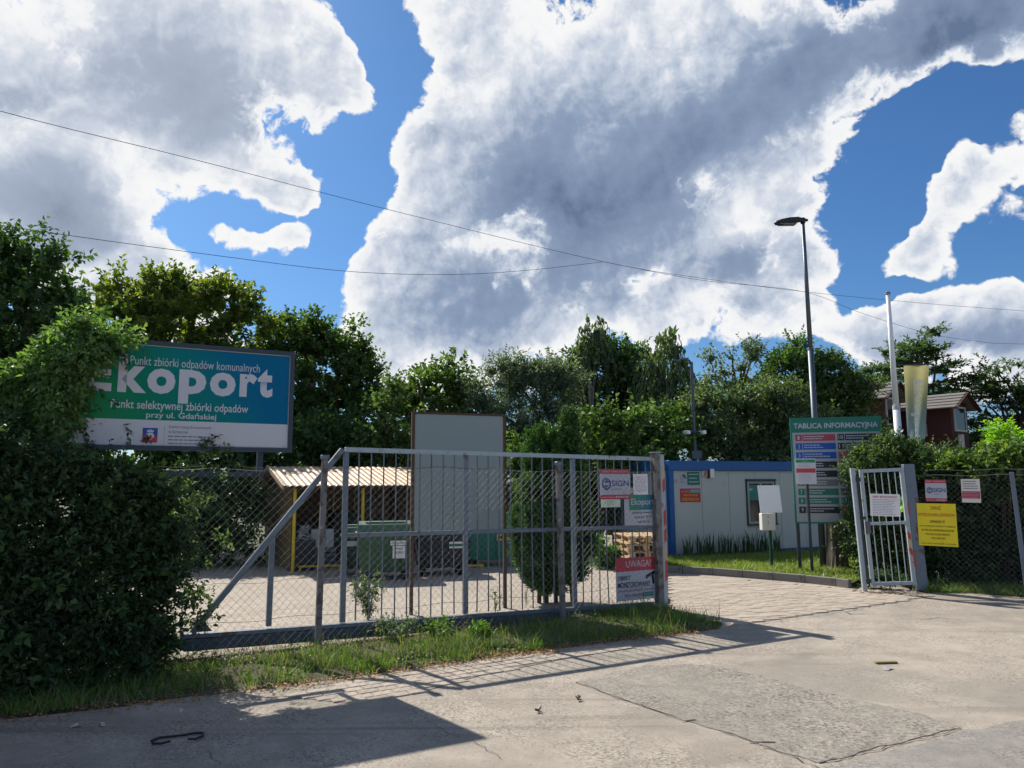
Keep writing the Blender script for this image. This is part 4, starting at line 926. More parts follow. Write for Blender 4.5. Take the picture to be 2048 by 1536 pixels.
text(r, 'NA TERENIE', .05 * w, .46 * w, .72 * h, .84 * h, LAMIN, 2, 0); rect(r, .50 * w, .97 * w, .68 * h, .92 * h, M('band_teal', (.10, .40, .35), .5), 1); text(r, 'Ekoport', .56 * w, .92 * w, .70 * h, .90 * h, LAMIN, 2, 0)
YINK = M('ink_yellow', (.85, .50, .04), .5)
text(r, 'OBOWIĄZUJE', .15 * w, .85 * w, .40 * h, .60 * h, YINK, 2, .01); text(r, 'SAMOOBSŁUGA', .08 * w, .92 * w, .12 * h, .32 * h, YINK, 2, .01)
r, w, h = csign('small_cabin_label', 'small white label with two dark lines at the blue cabin corner', 'label', 1341, 957, 1356, 968, CWH); lines(r, .05 * w, .95 * w, .1 * h, .9 * h, 2, GREYINK, 2, .4, .1)
for nm, lb, px0, px1, py0, py1, dp in (('keypad_box', 'flat grey keypad box high on the cabin wall', 1402, 1413, 941, 953, .04), ('alarm_siren', 'white and dark red alarm siren high on the cabin wall', 1415, 1424, 938, 956, .09)):
    x0, z1 = CV(px0, py0); x1, z0 = CV(px1, py1); c_ = Vector((math.cos(cy_), math.sin(cy_), 0))
    r = empty(nm, CB + c_ * x0 + Vector((0, 0, z0)), cy_, lb, 'alarm'); w, h = x1 - x0, z1 - z0
    MB().box((w / 2, -.012 - dp / 2, h / 2), (w, dp, h)).build('case', WHITE if 'siren' in nm else CREAM, r, bevel=.008)
    if 'siren' in nm: MB().box((-.018, -.012 - dp / 2, h / 2), (.035, dp * .9, h)).build('lamp', M('siren_red', (.12, .01, .02), .3), r)
    else: MB().box((w / 2, -.015 - dp, h / 2), (w * .7, .006, h * .8)).build('keypad', M('keypad_grey', (.3, .22, .25), .5), r)

# ------------------------------------------------------------------ signs on the lawn
q = G(1546, 1147); wp = empty('meter_post', q, math.radians(6), 'slim green post on the lawn carrying a cream meter box', 'post')
k = q.y / F; zt_ = D(1540, 985, q.y - .05).z
MB().box((0, .04, zt_ / 2), (.05, .05, zt_)).build('post', DARKGREEN, wp)
zc0, zc1 = D(1535, 1060, q.y).z, D(1535, 1026, q.y).z; wc_ = 27 * k
mb_ = empty('meter_box', q + Vector((-.09, 0, zc0)), math.radians(6), 'cream metal meter box with a keyhole on the green post', 'meter box')
MB().box((0, -.07, (zc1 - zc0) / 2), (wc_, .14, zc1 - zc0)).build('case', CREAM, mb_, bevel=.008); MB().box((-.01, -.145, (zc1 - zc0) / 2), (wc_ * .82, .012, (zc1 - zc0) * .86)).build('door', M('cabinet_door', (.68, .66, .58), .5), mb_, bevel=.004)
MB().lathe([(.010, 0), (.010, .012)], 8).build('lock', INK, mb_, loc=(-.02, -.152, (zc1 - zc0) * .80)).rotation_euler = (math.pi / 2, 0, 0); MB().box((-.02, -.153, (zc1 - zc0) * .45), (.010, .004, .07)).build('handle', GREYINK, mb_)
z0, z1 = D(1541, 1026, q.y - .1).z, D(1541, 971, q.y - .1).z; x0 = D(1519, 1000, q.y - .1).x; x1 = D(1564, 1000, q.y - .1).x
ws_ = empty('white_sign', Vector((x0, q.y - .12, z0 + .01)), math.radians(4), 'blank white square sign above the cream meter box', 'sign', tilt=(-.16, 0)); panel(ws_, x1 - x0, z1 - z0, M('bright_white', (.90, .91, .92), .35, 0, .02), .005)  # backward lean added so the sheet catches more sky light
for x in (.1, .9): MB().lathe([(.008, 0), (.008, .004)], 6).build('screw', GREYINK, ws_, loc=((x1 - x0) * x, -.003, (z1 - z0) * .95)).rotation_euler = (math.pi / 2, 0, 0)

# information board
IB = G(1600, 1151); iy = math.radians(-12); dep = IB.y
ib = empty('information_board', IB, iy, 'large green headed information board with numbered coloured rows, half hidden by a bush', 'notice board')
ic = Vector((math.cos(iy), math.sin(iy), 0))
def IV(px, py): p = V(px, py, IB, IB + ic); return ((p - IB).dot(ic), p.z)
x0 = IV(1588, 940)[0]; x1 = x0 + 1.62; z0 = IV(1600, 1044)[1]; z1 = IV(1585, 839)[1]; w, h = x1 - x0, z1 - z0
bpn = MB().box(((x0 + x1) / 2, .012, (z0 + z1) / 2), (w, .02, h)).build('panel', M('info_sheet', (.36, .40, .42), .45, 0, .04), ib)
tr_ = MB(); e = .028
for a, b in (((x0 - e, z0 - e), (x1 + e, z0)), ((x0 - e, z1), (x1 + e, z1 + e)), ((x0 - e, z0), (x0, z1)), ((x1, z0), (x1 + e, z1))): tr_.box(((a[0] + b[0]) / 2, .012, (a[1] + b[1]) / 2), (b[0] - a[0], .045, b[1] - a[1]))
tr_.build('frame', SGREEN, ib)
for x in (x0 + .02, x1 - .05): MB().box((x, .06, (z1 - .1) / 2), (.06, .05, z1 - .1)).build('leg', STEELDK, ib)
def UX(u): return x0 + u * w
def UZ(v): return z0 + v * h
rect(ib, x0, x1, UZ(.868), z1, SGREEN, 1); text(ib, 'TABLICA INFORMACYJNA', UX(.022), UX(.975), UZ(.893), UZ(.960), LAMIN, 2, .022)
rows = [('1', SWINE, .785, 1), ('2', SBLUE, .700, 1), ('3', SBLUE, .612, 1), ('4', SDARK, .520, 1), ('5', SDARK, .432, 1), ('6', SGREY, .345, 1), ('7', SGREEN, .258, 1), ('8', SGREEN, .172, 1), ('9', SDARK, .085, 1),
        ('10', SDARK, .785, 2), ('11', SDARK, .700, 2), ('12', SWINE, .612, 2), ('13', M('sign_brown', (.22, .09, .05), .45), .520, 2), ('14', SGREEN, .432, 2), ('16', SGREY, .258, 2), ('17', SGREEN, .172, 2), ('20', M('sign_orange', (.55, .09, .05), .45), .085, 2)]
for num, mt, v, col in rows:
    a = .035 if col == 1 else .515
    rect(ib, UX(a), UX(a + .075), UZ(v), UZ(v + .063), mt, 1, 'number_tile'); rect(ib, UX(a + .082), UX(a + .455), UZ(v), UZ(v + .063), mt, 1, 'row_band')
    nw = .022 if len(num) == 1 else .05
    text(ib, num, UX(a + .037 - nw / 2), UX(a + .037 + nw / 2), UZ(v + .013), UZ(v + .050), LAMIN, 2, .01); lines(ib, UX(a + .095), UX(a + .40), UZ(v + .010), UZ(v + .054), 2, LAMIN, 2, .42, .45)
# small sign on its own dark post before the board
sp = G(1628, 1157); ss = empty('rules_sign', sp, math.radians(-3), 'small white sign with green and red bands on a dark post before the information board', 'sign')
zt_ = D(1612, 917, sp.y).z; zb_ = D(1612, 968, sp.y).z; xa = D(1592, 945, sp.y).x - sp.x; xb = D(1632, 945, sp.y).x - sp.x
MB().box(((xa + xb) / 2 + .02, .03, zt_ / 2 - .03), (.042, .042, zt_ - .06)).build('post', STEELDK, ss)
MB().box(((xa + xb) / 2, .003, (zt_ + zb_) / 2), (xb - xa, .005, zt_ - zb_)).build('panel', M('rules_white', (.66, .67, .72), .4, 0, .03), ss); hh = zt_ - zb_
rect(ss, xa + .01, xb - .01, zb_ + .84 * hh, zb_ + .96 * hh, M('sign_leaf_green', (.02, .28, .10), .45), 1); rect(ss, xa + .01, xb - .01, zb_ + .44 * hh, zb_ + .61 * hh, M('sign_soft_red', (.55, .07, .07), .45), 1)
text(ss, 'Ekoport', xa + .33 * (xb - xa), xa + .6 * (xb - xa), zb_ + .87 * hh, zb_ + .93 * hh, LAMIN, 2, .01); lines(ss, xa + .05, xb - .05, zb_ + .65 * hh, zb_ + .82 * hh, 3, GREYINK, 2, .18, .3); lines(ss, xa + .05, xb - .05, zb_ + .05 * hh, zb_ + .40 * hh, 6, GREYINK, 2, .15, .3)

# ------------------------------------------------------------------ street lamp and flag pole
lp = G(1648, 1146); lamp = empty('street_lamp', lp, 0, 'tall slim steel street lamp with a flat black head behind the information board', 'street lamp')
top = D(1600, 441, lp.y).z; zj = D(1617, 698, lp.y).z
MB().tube([(0, 0, 0), (0, 0, zj)], [.066, .056], 12).build('lower_pole', LAMPP, lamp, smooth=True); MB().tube([(0, 0, zj + .002), (0, 0, top)], [.048, .034], 12).build('upper_pole', LAMPP, lamp, smooth=True)
MB().tube([(0, 0, zj - .02), (0, 0, zj + .03)], [.066, .058], 12).build('collar', LAMPP, lamp)
hd = MB(); L_ = 54 * lp.y / F
secs = [(.10, .035, .0, .03), (-.02, .05, .005, .055), (-.10, .07, .01, .07), (-.28, .13, -.02, .085), (-.45, .14, -.045, .075), (-.56, .09, -.055, .05), (-.60, .03, -.05, .02)]
pv = []; m_ = 10
for (x, hw, zc_, ht) in secs:
    for j in range(m_): a = 2 * math.pi * j / m_; pv.append((x, hw * math.cos(a), top + zc_ + (ht * 1.0 if math.sin(a) > 0 else ht * .7) * math.sin(a)))
fs = [(i * m_ + j, i * m_ + (j + 1) % m_, (i + 1) * m_ + (j + 1) % m_, (i + 1) * m_ + j) for i in range(len(secs) - 1) for j in range(m_)] + [tuple(range(m_)), tuple((len(secs) - 1) * m_ + j for j in range(m_))]
hd.add(pv, fs).build('lamp_head', M('lamp_black', (.02, .022, .025), .45), lamp, smooth=True)
MB().box((-.33, 0, top - .085), (.34, .17, .012)).build('lens', M('lamp_lens', (.22, .24, .25), .2), lamp); MB().tube([(0, 0, top - .06), (0, 0, top + .05)], .05, 10).build('spigot', BLACKP, lamp)

fd = 15.6; fb = D(1804, 968, fd); fb.z = 0
fp = empty('flag_pole', fb, 0, 'tall white flag pole rising out of the bush beside the red dormers', 'flag pole')
ft = D(1781, 589, fd).z; zj = D(1797, 815, fd).z
MB().tube([(0, 0, 0), (0, 0, zj)], [.082, .070], 14).build('lower_pole', WHITE, fp, smooth=True); MB().tube([(0, 0, zj + .001), (0, 0, ft)], [.062, .040], 14).build('upper_pole', WHITE, fp, smooth=True); MB().lathe([(.055, 0), (.055, .05), (.02, .07)], 10).build('cap', GREYINK, fp, loc=(0, 0, ft))
MB().tube([(0, 0, zj - .05), (0, 0, zj + .04)], .076, 12).build('collar', M('pole_grey', (.5, .5, .52), .5), fp)
# banner: cloth with folds, hung from a short top arm
bz1 = D(1830, 731, fd).z; bz0 = D(1815, 880, fd).z; bx0 = D(1806, 731, fd).x - fb.x; bx1 = D(1858, 731, fd).x - fb.x
bn = empty('flag_banner', fb, 0, 'faded green and blue banner with vertical white lettering hanging from the flag pole', 'banner')
MB().tube([(0, 0, bz1 + .02), (bx1 + .10, -.02, bz1 + .02)], .016, 8).build('arm', STEELDK, bn)
def bwarp(u, v):
    wtop, wbot = bx1 - bx0, (bx1 - bx0) * .50; ww = wtop + (wbot - wtop) * (1 - v); xx = bx0 + u * ww
    return (xx, -.02 + .055 * math.sin(u * 9 + 2.0 * (1 - v)) * (.35 + .65 * (1 - v)) - .05 * (1 - v) * u, bz0 + v * (bz1 - bz0) + .03 * math.sin(u * 7 + v * 3) * (1 - v))
cl = MB(); nu, nv = 26, 30
cl.add([bwarp(i / nu, j / nv) for j in range(nv + 1) for i in range(nu + 1)], [(j * (nu + 1) + i, j * (nu + 1) + i + 1, (j + 1) * (nu + 1) + i + 1, (j + 1) * (nu + 1) + i) for j in range(nv) for i in range(nu)])
mg2 = bpy.data.materials.new('banner_cloth'); mg2.use_nodes = True; n = NT(mg2.node_tree); n.n.clear(); co = n.new('ShaderNodeTexCoord').outputs['Generated']; sx = n.new('ShaderNodeSeparateXYZ'); n.put(sx.inputs[0], co)
cc = n.ramp(n.math('ADD', sx.outputs[2], n.math('MULTIPLY', n.noise(co, 3, 4), .12)), [(.10, (.32, .42, .45)), (.35, (.27, .33, .30)), (.62, (.30, .31, .18)), (1.0, (.50, .46, .20))])
def cloth(nt, c):
    d = nt.new('ShaderNodeBsdfDiffuse'); t = nt.new('ShaderNodeBsdfTranslucent'); nt.put(d.inputs[0], c); nt.put(t.inputs[0], c); a = nt.new('ShaderNodeMixShader'); a.inputs[0].default_value = .35; nt.l.new(d.outputs[0], a.inputs[1]); nt.l.new(t.outputs[0], a.inputs[2]); o = nt.new('ShaderNodeOutputMaterial'); nt.l.new(a.outputs[0], o.inputs[0])
cloth(n, cc); cl.build('cloth', mg2, bn, smooth=True)
MWB = bpy.data.materials.new('banner_white'); MWB.use_nodes = True; n = NT(MWB.node_tree); n.n.clear(); cloth(n, n.mix(0.0, (.85, .83, .80), (.6, .6, .6)))
tm, lo, hi = text_mesh('Ekoport', .03); tm = tm.copy(); tm.materials.clear(); tm.materials.append(MWB)
bm = bmesh.new(); bm.from_mesh(tm); bmesh.ops.subdivide_edges(bm, edges=[e for e in bm.edges if e.calc_length() > .12], cuts=3, use_grid_fill=False); bmesh.ops.triangulate(bm, faces=bm.faces); bm.to_mesh(tm); bm.free()
for v in tm.vertices:
    lx = (v.co.x - lo[0]) / (hi[0] - lo[0]); ly = (v.co.y - lo[1]) / (hi[1] - lo[1]); p = bwarp(.18 + .62 * ly, .80 - .98 * lx if lx < .815 else 0.0); v.co = (p[0], p[1] - .022, p[2] if lx < .815 else bz0)
o = bpy.data.objects.new('lettering', tm); COL.objects.link(o); o.parent = bn

# second lamp far behind with cameras
fq = D(1392, 960, 20.9); fq.z = 0; l2 = empty('camera_mast', fq, 0, 'thin grey mast with a curved lamp arm and small cameras behind the cabin', 'mast'); t2 = D(1379, 724, 20.9).z
MB().tube([(0, 0, 0), (0, 0, t2)], [.065, .04], 8).build('pole', LAMPP, l2)
MB().tube([(0, 0, t2 - .1), (-.05, 0, t2 + .03), (-.18, 0, t2 + .10), (-.34, 0, t2 + .07)], .03, 6).build('arm', LAMPP, l2); MB().box((-.42, 0, t2 + .04), (.24, .14, .07), Matrix.Rotation(.2, 3, 'Y')).build('lamp_head', LAMPP, l2, bevel=.015)
zc_ = D(1386, 862, 20.9).z
for x in (-.22, .16): MB().bar((0, 0, zc_), (x, -.1, zc_ - .03), .03, .03).build('bracket', LAMPP, l2); MB().box((x * 1.15, -.16, zc_ - .05), (.10, .26, .10), Matrix.Rotation(.4, 3, 'Z')).build('camera', WHITE, l2, bevel=.012)
zc_ = D(1386, 910, 20.9).z; MB().box((.0, -.12, zc_), (.26, .20, .22)).build('junction_box', LAMPP, l2)

# ------------------------------------------------------------------ pedestrian gate
GL_, GR_ = G(1730, 1183), G(1838, 1184); dd = GR_ - GL_; gy = math.atan2(dd.y, dd.x); gw_ = dd.length
pg = empty('pedestrian_gate', GL_, gy, 'pale blue steel pedestrian gate with thin bars, leaning between its two posts', 'gate', tilt=(0, -.036))
pz = D(1702, 936, GL_.y).z
MB().box((0, 0, pz / 2), (.07, .07, pz)).build('hinge_post', PAINT_LT, pg, bevel=.004)
lx0, lx1 = .125, gw_ - .07; lz0, lz1 = .09, pz - .03; zm = D(1760, 1048, GL_.y).z
for s in (lx0, lx1): MB().box((s, -.02, (lz0 + lz1) / 2), (.055, .05, lz1 - lz0)).build('stile', PAINT_LT, pg, bevel=.003)
for z, hh in ((lz0 + .028, .056), (lz1 - .028, .056), (zm, .05)): MB().box(((lx0 + lx1) / 2, -.02, z), (lx1 - lx0 - .057, .045, hh)).build('rail', PAINT_LT, pg, bevel=.003)
for k in range(1, 6): s = lx0 + (lx1 - lx0) * k / 6; MB().tube([(s, -.02, lz0 + .05), (s, -.02, lz1 - .05)], .0075, 6).build('bar', PAINT_LT, pg)
for z in (lz1 - .16, .17): MB().box((.062, -.03, z), (.075, .05, .06)).build('hinge', STEELDK, pg, bevel=.005)
MB().tube([(.045, -.05, .12), (.045, -.05, lz1 - .1)], .016, 6).build('drop_bolt', STEELDK, pg); MB().box((lx0 + .01, -.055, zm - .06), (.07, .04, .19)).build('lock_case', M('lock_mauve', (.13, .11, .14), .5), pg, bevel=.005); MB().box((.07, -.06, zm + .10), (.08, .04, .05)).build('latch', DARKGREEN, pg)
MB().box((gw_ + .06, .03, pz / 2 + .01), (.17, .12, pz + .03)).build('latch_post', PAINT, pg, bevel=.006)
for a, b, mt, xx in ((.405, .46, REDBR, lx1), (.325, .405, ORANGE, lx1), (.28, .335, REDBR, lx1), (.60, .70, REDBR, lx1 + .035), (.18, .31, REDBR, lx1 + .045), (.46, .57, REDBR, gw_ + .13)):
    yy = -.0475 if xx == lx1 else -.034
    MB().add([(xx - .022, yy, a * pz + .03), (xx + .022, yy, a * pz - .02), (xx + .022, yy, b * pz - .02), (xx - .022, yy, b * pz + .03)], [(0, 1, 2, 3)]).build('warning_tape', mt, pg)
# notice hung on that gate
gc = Vector((math.cos(gy), math.sin(gy), 0))
def PV(px, py): p = V(px, py, GL_, GL_ + gc); return ((p - GL_).dot(gc), p.z)
x0, z1 = PV(1735, 987); x1, z0 = PV(1798, 1031)
nt_ = empty('gate_notice', GL_ + gc * x0 + Vector((gc.y, -gc.x, 0)) * .07 + Vector((0, 0, z0)), gy, 'white notice with a red heading wired to the pedestrian gate', 'notice', tilt=(0, .035)); w, h = x1 - x0, z1 - z0
panel(nt_, w, h, M('paper_white', (.86, .85, .86), .5, 0, .03), .004); text(nt_, 'OBIEKT MONITOROWANY', .09 * w, .90 * w, .82 * h, .91 * h, REDINK, 2, .004); lines(nt_, .08 * w, .94 * w, .04 * h, .78 * h, 10, M('ink_faint', (.30, .30, .34), .5), 2, .26, .25)

# ------------------------------------------------------------------ fence to the right with its signs
RF = G(1846, 1184); RE = G(2048, 1199); rd = RE - RF; ry = math.atan2(rd.y, rd.x); rc = Vector((math.cos(ry), math.sin(ry), 0)); rn = Vector((math.sin(ry), -math.cos(ry), 0))
rfence = empty('hedge_fence', RF, ry, 'diamond wire fence with slim posts along the overgrown hedge on the right', 'fence')
def RV(px, py): p = V(px, py, RF, RF + rc); return ((p - RF).dot(rc), p.z)
sx_, zt_ = RV(2032, 944)
for s in (sx_, sx_ + 2.4, sx_ + 4.8):
    o = MB().box((0, 0, zt_ / 2), (.06, .06, zt_)).build('post', PAINT, rfence, bevel=.004, loc=(s, 0, 0)); o.rotation_euler = (0, -.03, 0)
zw_ = RV(1950, 951)[1]
chain(rfence, .2, sx_ + 4.8, .03, zw_, GALV, .085, .0010); strand(rfence, .16, sx_ + 4.8, zw_ + .005, .0026, GALV, 0, 'tension_wire'); strand(rfence, .16, sx_ + 4.8, zw_ + .09, .0022, GALV, 0, 'tension_wire')
def rsheet(name, label, cat, px0, py0, px1, py1, mat, out=.03, tilt=0.0):
    a, z1 = RV(px0, py0); b, z0 = RV(px1, py1); r_ = empty(name, RF + rc * a + rn * out + Vector((0, 0, z0)), ry, label, cat, tilt=(0, tilt)); panel(r_, b - a, z1 - z0, mat, .003); return r_, b - a, z1 - z0
r, w, h = rsheet('fence_guard_sign', 'white and red guard sign with hexagon emblem on the hedge fence above the yellow sign', 'sign', 1849, 959, 1895, 1003, LAMIN, .03, .02); sign_logo(r, w, h)
r, w, h = rsheet('faded_price_sign', 'faded cream sign with a red block of print, rightmost on the hedge fence', 'sign', 1921, 958, 1963, 1005, CREAM, .03, .015)
rect(r, .02 * w, .97 * w, .17 * h, .48 * h, M('sign_rose', (.45, .05, .10), .5), 1); lines(r, .06 * w, .92 * w, .19 * h, .46 * h, 4, M('rose_print', (.6, .35, .38), .5), 2, .3, .1); lines(r, .1 * w, .9 * w, .55 * h, .95 * h, 4, GREYINK, 2, .35, .3)
r, w, h = rsheet('dumping_ban_sign', 'large yellow sign with red and black lettering on the hedge fence', 'sign', 1833, 1006, 1918, 1093, YELLOW, .05, .012)
text(r, 'ZAKAZ', .36 * w, .63 * w, .855 * h, .935 * h, REDINK, 2, .004); text(r, 'WYRZUCANIA ODPADÓW', .02 * w, .97 * w, .695 * h, .785 * h, REDINK, 2, .004)
text(r, 'UWAGA !!!', .32 * w, .70 * w, .54 * h, .605 * h, INK, 2, .012)
BRN = M('ink_brown', (.12, .07, .01), .5)
for s_, a, b, z in (('KTO WYRZUCA ODPADY W MIEJSCU', .05, .96, .435), ('NA TEN CEL NIEPRZEZNACZONYM', .09, .91, .345), ('PODLEGA KARZE ARESZTU', .19, .81, .25), ('ALBO GRZYWNY', .33, .70, .16)): text(r, s_, a * w, b * w, z * h, (z + .045) * h, BRN, 2, .01)
text(r, 'ZAKŁAD USŁUG KOMUNALNYCH W SZCZECINIE', .06 * w, .95 * w, .04 * h, .07 * h, BRN, 2, .005)

# ------------------------------------------------------------------ red house with dormers behind the bushes
HD = 33.0; hb_ = D(1860, 960, HD); hb_.z = 0; hy = math.radians(38)
house = empty('red_house', hb_, hy, 'dark red wooden house with shingled slope and two dormers behind the flag pole', 'house')
HR = M('house_red', (.060, .018, .015), .75, 0, .2, 3, .2); SHG = M('house_shingle', (.055, .055, .06), .85, 0, .3, 4, .4); SHL = M('dormer_shingle', (.17, .155, .14), .8, 0, .25, 3, .3); HT = M('house_trim', (.50, .50, .49), .6); HG = M('house_glass', (.02, .022, .026), .12, 0, .1, 2, spec=.8)
MB().box((0, 2.0, 1.3), (9.0, 5.0, 2.6)).build('wall', HR, house)
zq = 2.6; tq = D(1930, 790, HD).z + .2
MB().add([(-4.8, -.9, zq), (4.8, -.9, zq), (4.8, 4.9, zq), (-4.8, 4.9, zq), (-4.0, 1.0, tq - .9), (4.0, 1.0, tq - .9), (4.0, 3.0, tq - .9), (-4.0, 3.0, tq - .9)], [(0, 1, 5, 4), (1, 2, 6, 5), (2, 3, 7, 6), (3, 0, 4, 7), (4, 5, 6, 7), (0, 3, 2, 1)]).build('roof', SHG, house)
hc = Vector((math.cos(hy), math.sin(hy), 0)); hn = Vector((math.sin(hy), -math.cos(hy), 0))
def dormer(px, pyt, pyb, pypk, depth):
    c = D(px, pyb, depth); rel = c - hb_; lx, ly = rel.dot(hc), -rel.dot(hn); z0 = c.z; z1 = D(px, pyt, depth).z; zp_ = D(px, pypk, depth).z; hw = .80; ln = 2.6
    d = MB(); d.add([(lx - hw, ly, z0 - .6), (lx + hw, ly, z0 - .6), (lx + hw, ly, z1), (lx, ly, zp_ - .08), (lx - hw, ly, z1), (lx - hw, ly + ln, z0 - .6), (lx + hw, ly + ln, z0 - .6), (lx + hw, ly + ln, z1), (lx, ly + ln, zp_ - .08), (lx - hw, ly + ln, z1)],
          [(0, 1, 2, 3, 4), (5, 9, 8, 7, 6), (0, 4, 9, 5), (1, 6, 7, 2), (4, 3, 8, 9), (3, 2, 7, 8)]); dm = d.build('dormer', HR, house)
    rm = MB(); ov = .42; rows_ = 5
    for sgn in (-1, 1):
        for k in range(rows_):
            u0, u1 = k / rows_, (k + 1) / rows_; xa = lx + sgn * (hw + ov) * (1 - u0); xb = lx + sgn * (hw + ov) * (1 - u1) ; za = z1 - .16 + (zp_ - z1 + .16) * u0; zb2 = z1 - .16 + (zp_ - z1 + .16) * u1
            rm.add([(xa, ly - .35, za + .045), (xb, ly - .35, zb2 + .01), (xb, ly + ln, zb2 + .01), (xa, ly + ln, za + .045), (xa, ly - .35, za), (xa, ly + ln, za)], [(0, 1, 2, 3), (0, 3, 5, 4)])
    rm.build('dormer_roof', SHL, dm)
    bm_ = MB(); 
    for sgn in (-1, 1): bm_.bar((lx + sgn * (hw + ov), ly - .36, z1 - .18), (lx, ly - .36, zp_ - .02), .05, .16)
    bm_.build('barge_board', HR, dm)
    wz0_, wz1_ = z0 + .02, z1 - .08
    MB().box((lx, ly - .01, (wz0_ + wz1_) / 2), (1.0, .03, wz1_ - wz0_)).build('window', HG, dm)
    wf = MB()
    for a, b in (((-.56, wz0_ - .05), (-.49, wz1_ + .05)), ((.49, wz0_ - .05), (.56, wz1_ + .05)), ((-.49, wz0_ - .05), (.49, wz0_ + .02)), ((-.49, wz1_ - .02), (.49, wz1_ + .05))): wf.box((lx + (a[0] + b[0]) / 2, ly - .02, (a[1] + b[1]) / 2), (b[0] - a[0], .07, b[1] - a[1]))
    wf.build('window_frame', HT, dm)
dormer(1921, 812, 862, 786, 31.0); dormer(1786, 794, 850, 764, 31.0)
c = D(1876, 860, 31.2); MB().box(((c - hb_).dot(hc) - .15, -(c - hb_).dot(hn) + .35, c.z), (1.7, .08, .52)).build('balcony_panel', M('balcony_white', (.45, .45, .46), .6), house)
c = D(1925, 905, 30.6); MB().box(((c - hb_).dot(hc), -(c - hb_).dot(hn), 1.9), (.16, .16, 3.6)).build('porch_post', HT, house)

# chimney top beyond the trees on the left
cq = D(612, 960, 38); cq.z = 0; cn = empty('chimney', cq, .3, 'dark brick chimney top peeping over the trees right of the billboard', 'chimney'); zt_ = D(612, 662, 38).z
MB().box((0, 0, zt_ / 2), (.62, .62, zt_)).build('shaft', M('chimney_brick', (.10, .05, .045), .85, 0, .3, 5, .4), cn); MB().box((0, 0, zt_ + .10), (.95, .95, .20)).build('cap', M('chimney_cap', (.06, .045, .05), .85), cn, bevel=.03); MB().lathe([(.36, 0), (.28, .14), (.1, .2)], 10).build('cowl', STEELDK, cn, loc=(0, 0, zt_ + .2))

# ------------------------------------------------------------------ overhead cables
def cable(label, pts, r=.0075):
    P = [D(*p) for p in pts]; out = []
    for i in range(len(P) - 1):
        p0 = P[max(i - 1, 0)]; p1, p2 = P[i], P[i + 1]; p3 = P[min(i + 2, len(P) - 1)]
        for j in range(10):
            t = j / 10; out.append(.5 * ((2 * p1) + (p2 - p0) * t + (2 * p0 - 5 * p1 + 4 * p2 - p3) * t * t + (3 * p1 - p0 - 3 * p2 + p3) * t ** 3))
    out.append(P[-1]); o = MB().tube(out, r, 5).build('overhead_cable', BLACKP); return prop(o, label, 'cable', 'overhead cables across the sky')
cable('upper overhead cable falling from the top left corner to the right edge', [(-420, 90, 10), (0, 222, 14), (400, 322, 18), (800, 425, 22), (1205, 523, 26), (1400, 556, 28), (1605, 583, 30), (1830, 605, 32), (2048, 622, 34), (2500, 655, 38)])
cable('lower sagging overhead cable from the left edge up to the splice', [(-400, 372, 12), (0, 450, 15), (440, 512, 19), (700, 543, 21), (900, 549, 23), (1050, 541, 24.5), (1205, 524, 26)])
cable('short overhead cable dropping from the lamp pole towards the red house', [(1205, 523, 26), (1400, 560, 28), (1605, 583, 30), (1720, 625, 31), (1850, 665, 32), (1950, 682, 33), (2048, 688, 34), (2400, 690, 37)], .007)

# ------------------------------------------------------------------ small things on the road
br = G(355, 1478); bk = prop(MB().tube([(-.03, -.10, .02), (-.08, -.13, .018), (-.135, -.11, .016), (-.16, -.04, .014), (-.12, .02, .014), (.03, .03, .014), (.12, .06, .014), (.165, .03, .018), (.17, -.05, .02), (.13, -.10, .02), (.08, -.085, .02)], [.007, .009, .009, .009, .009, .009, .009, .009, .009, .009, .007], 6).build('bent_hook', BLACKP), 'bent black hook lying on the shaded road', 'hook'); bk.location = br; bk.rotation_euler = (0, 0, .25)
for (px, py, sz, lb) in ((205, 1452, .035, 'flat pale paper scrap at the verge, right one of the left pair'), (150, 1455, .035, 'flat pale paper scrap at the verge, left one of the left pair'), (362, 1425, .025, 'pale paper scrap among the leaves on the road edge'), (1775, 1339, .06, 'thin white scrap on the sunlit road below the pedestrian gate')):
    p = G(px, py); o = MB().add([(-sz, -sz * .4, .004), (sz * .9, -sz * .5, .02), (sz, sz * .4, .006), (.1 * sz, sz * .55, .03), (-sz * .9, sz * .4, .01)], [(0, 1, 3), (1, 2, 3), (0, 3, 4)]).build('paper_scrap', M('dusty_paper', (.42, .40, .36), .8)); prop(o, lb, 'paper', 'paper scraps on the road'); o.location = p; o.rotation_euler = (0, 0, R.uniform(0, 3))
for (px, py, lb) in ((1078, 1425, 'small dark twig knot on the sunlit road before the gate'), (1157, 1402, 'smaller dark twig knot further up the sunlit road')):
    p = G(px, py); mb = MB()
    for k in range(6): a = R.uniform(0, 6); mb.tube([(0, 0, .015), (.035 * math.cos(a), .035 * math.sin(a), .012 + R.uniform(0, .03))], [.009, .004], 4)
    o = mb.build('twig_knot', RUSTY); prop(o, lb, 'twig'); o.location = p
p = G(1772, 1327); o = MB().box((0, 0, .012), (.22, .05, .016), Matrix.Rotation(.1, 3, 'Z')).build('wood_chip', M('chip_tan', (.25, .18, .06), .8), bevel=.004); prop(o, 'flat brown splinter of wood on the road above the white scrap', 'wood splinter'); o.location = p
p = G(1317, 1500)

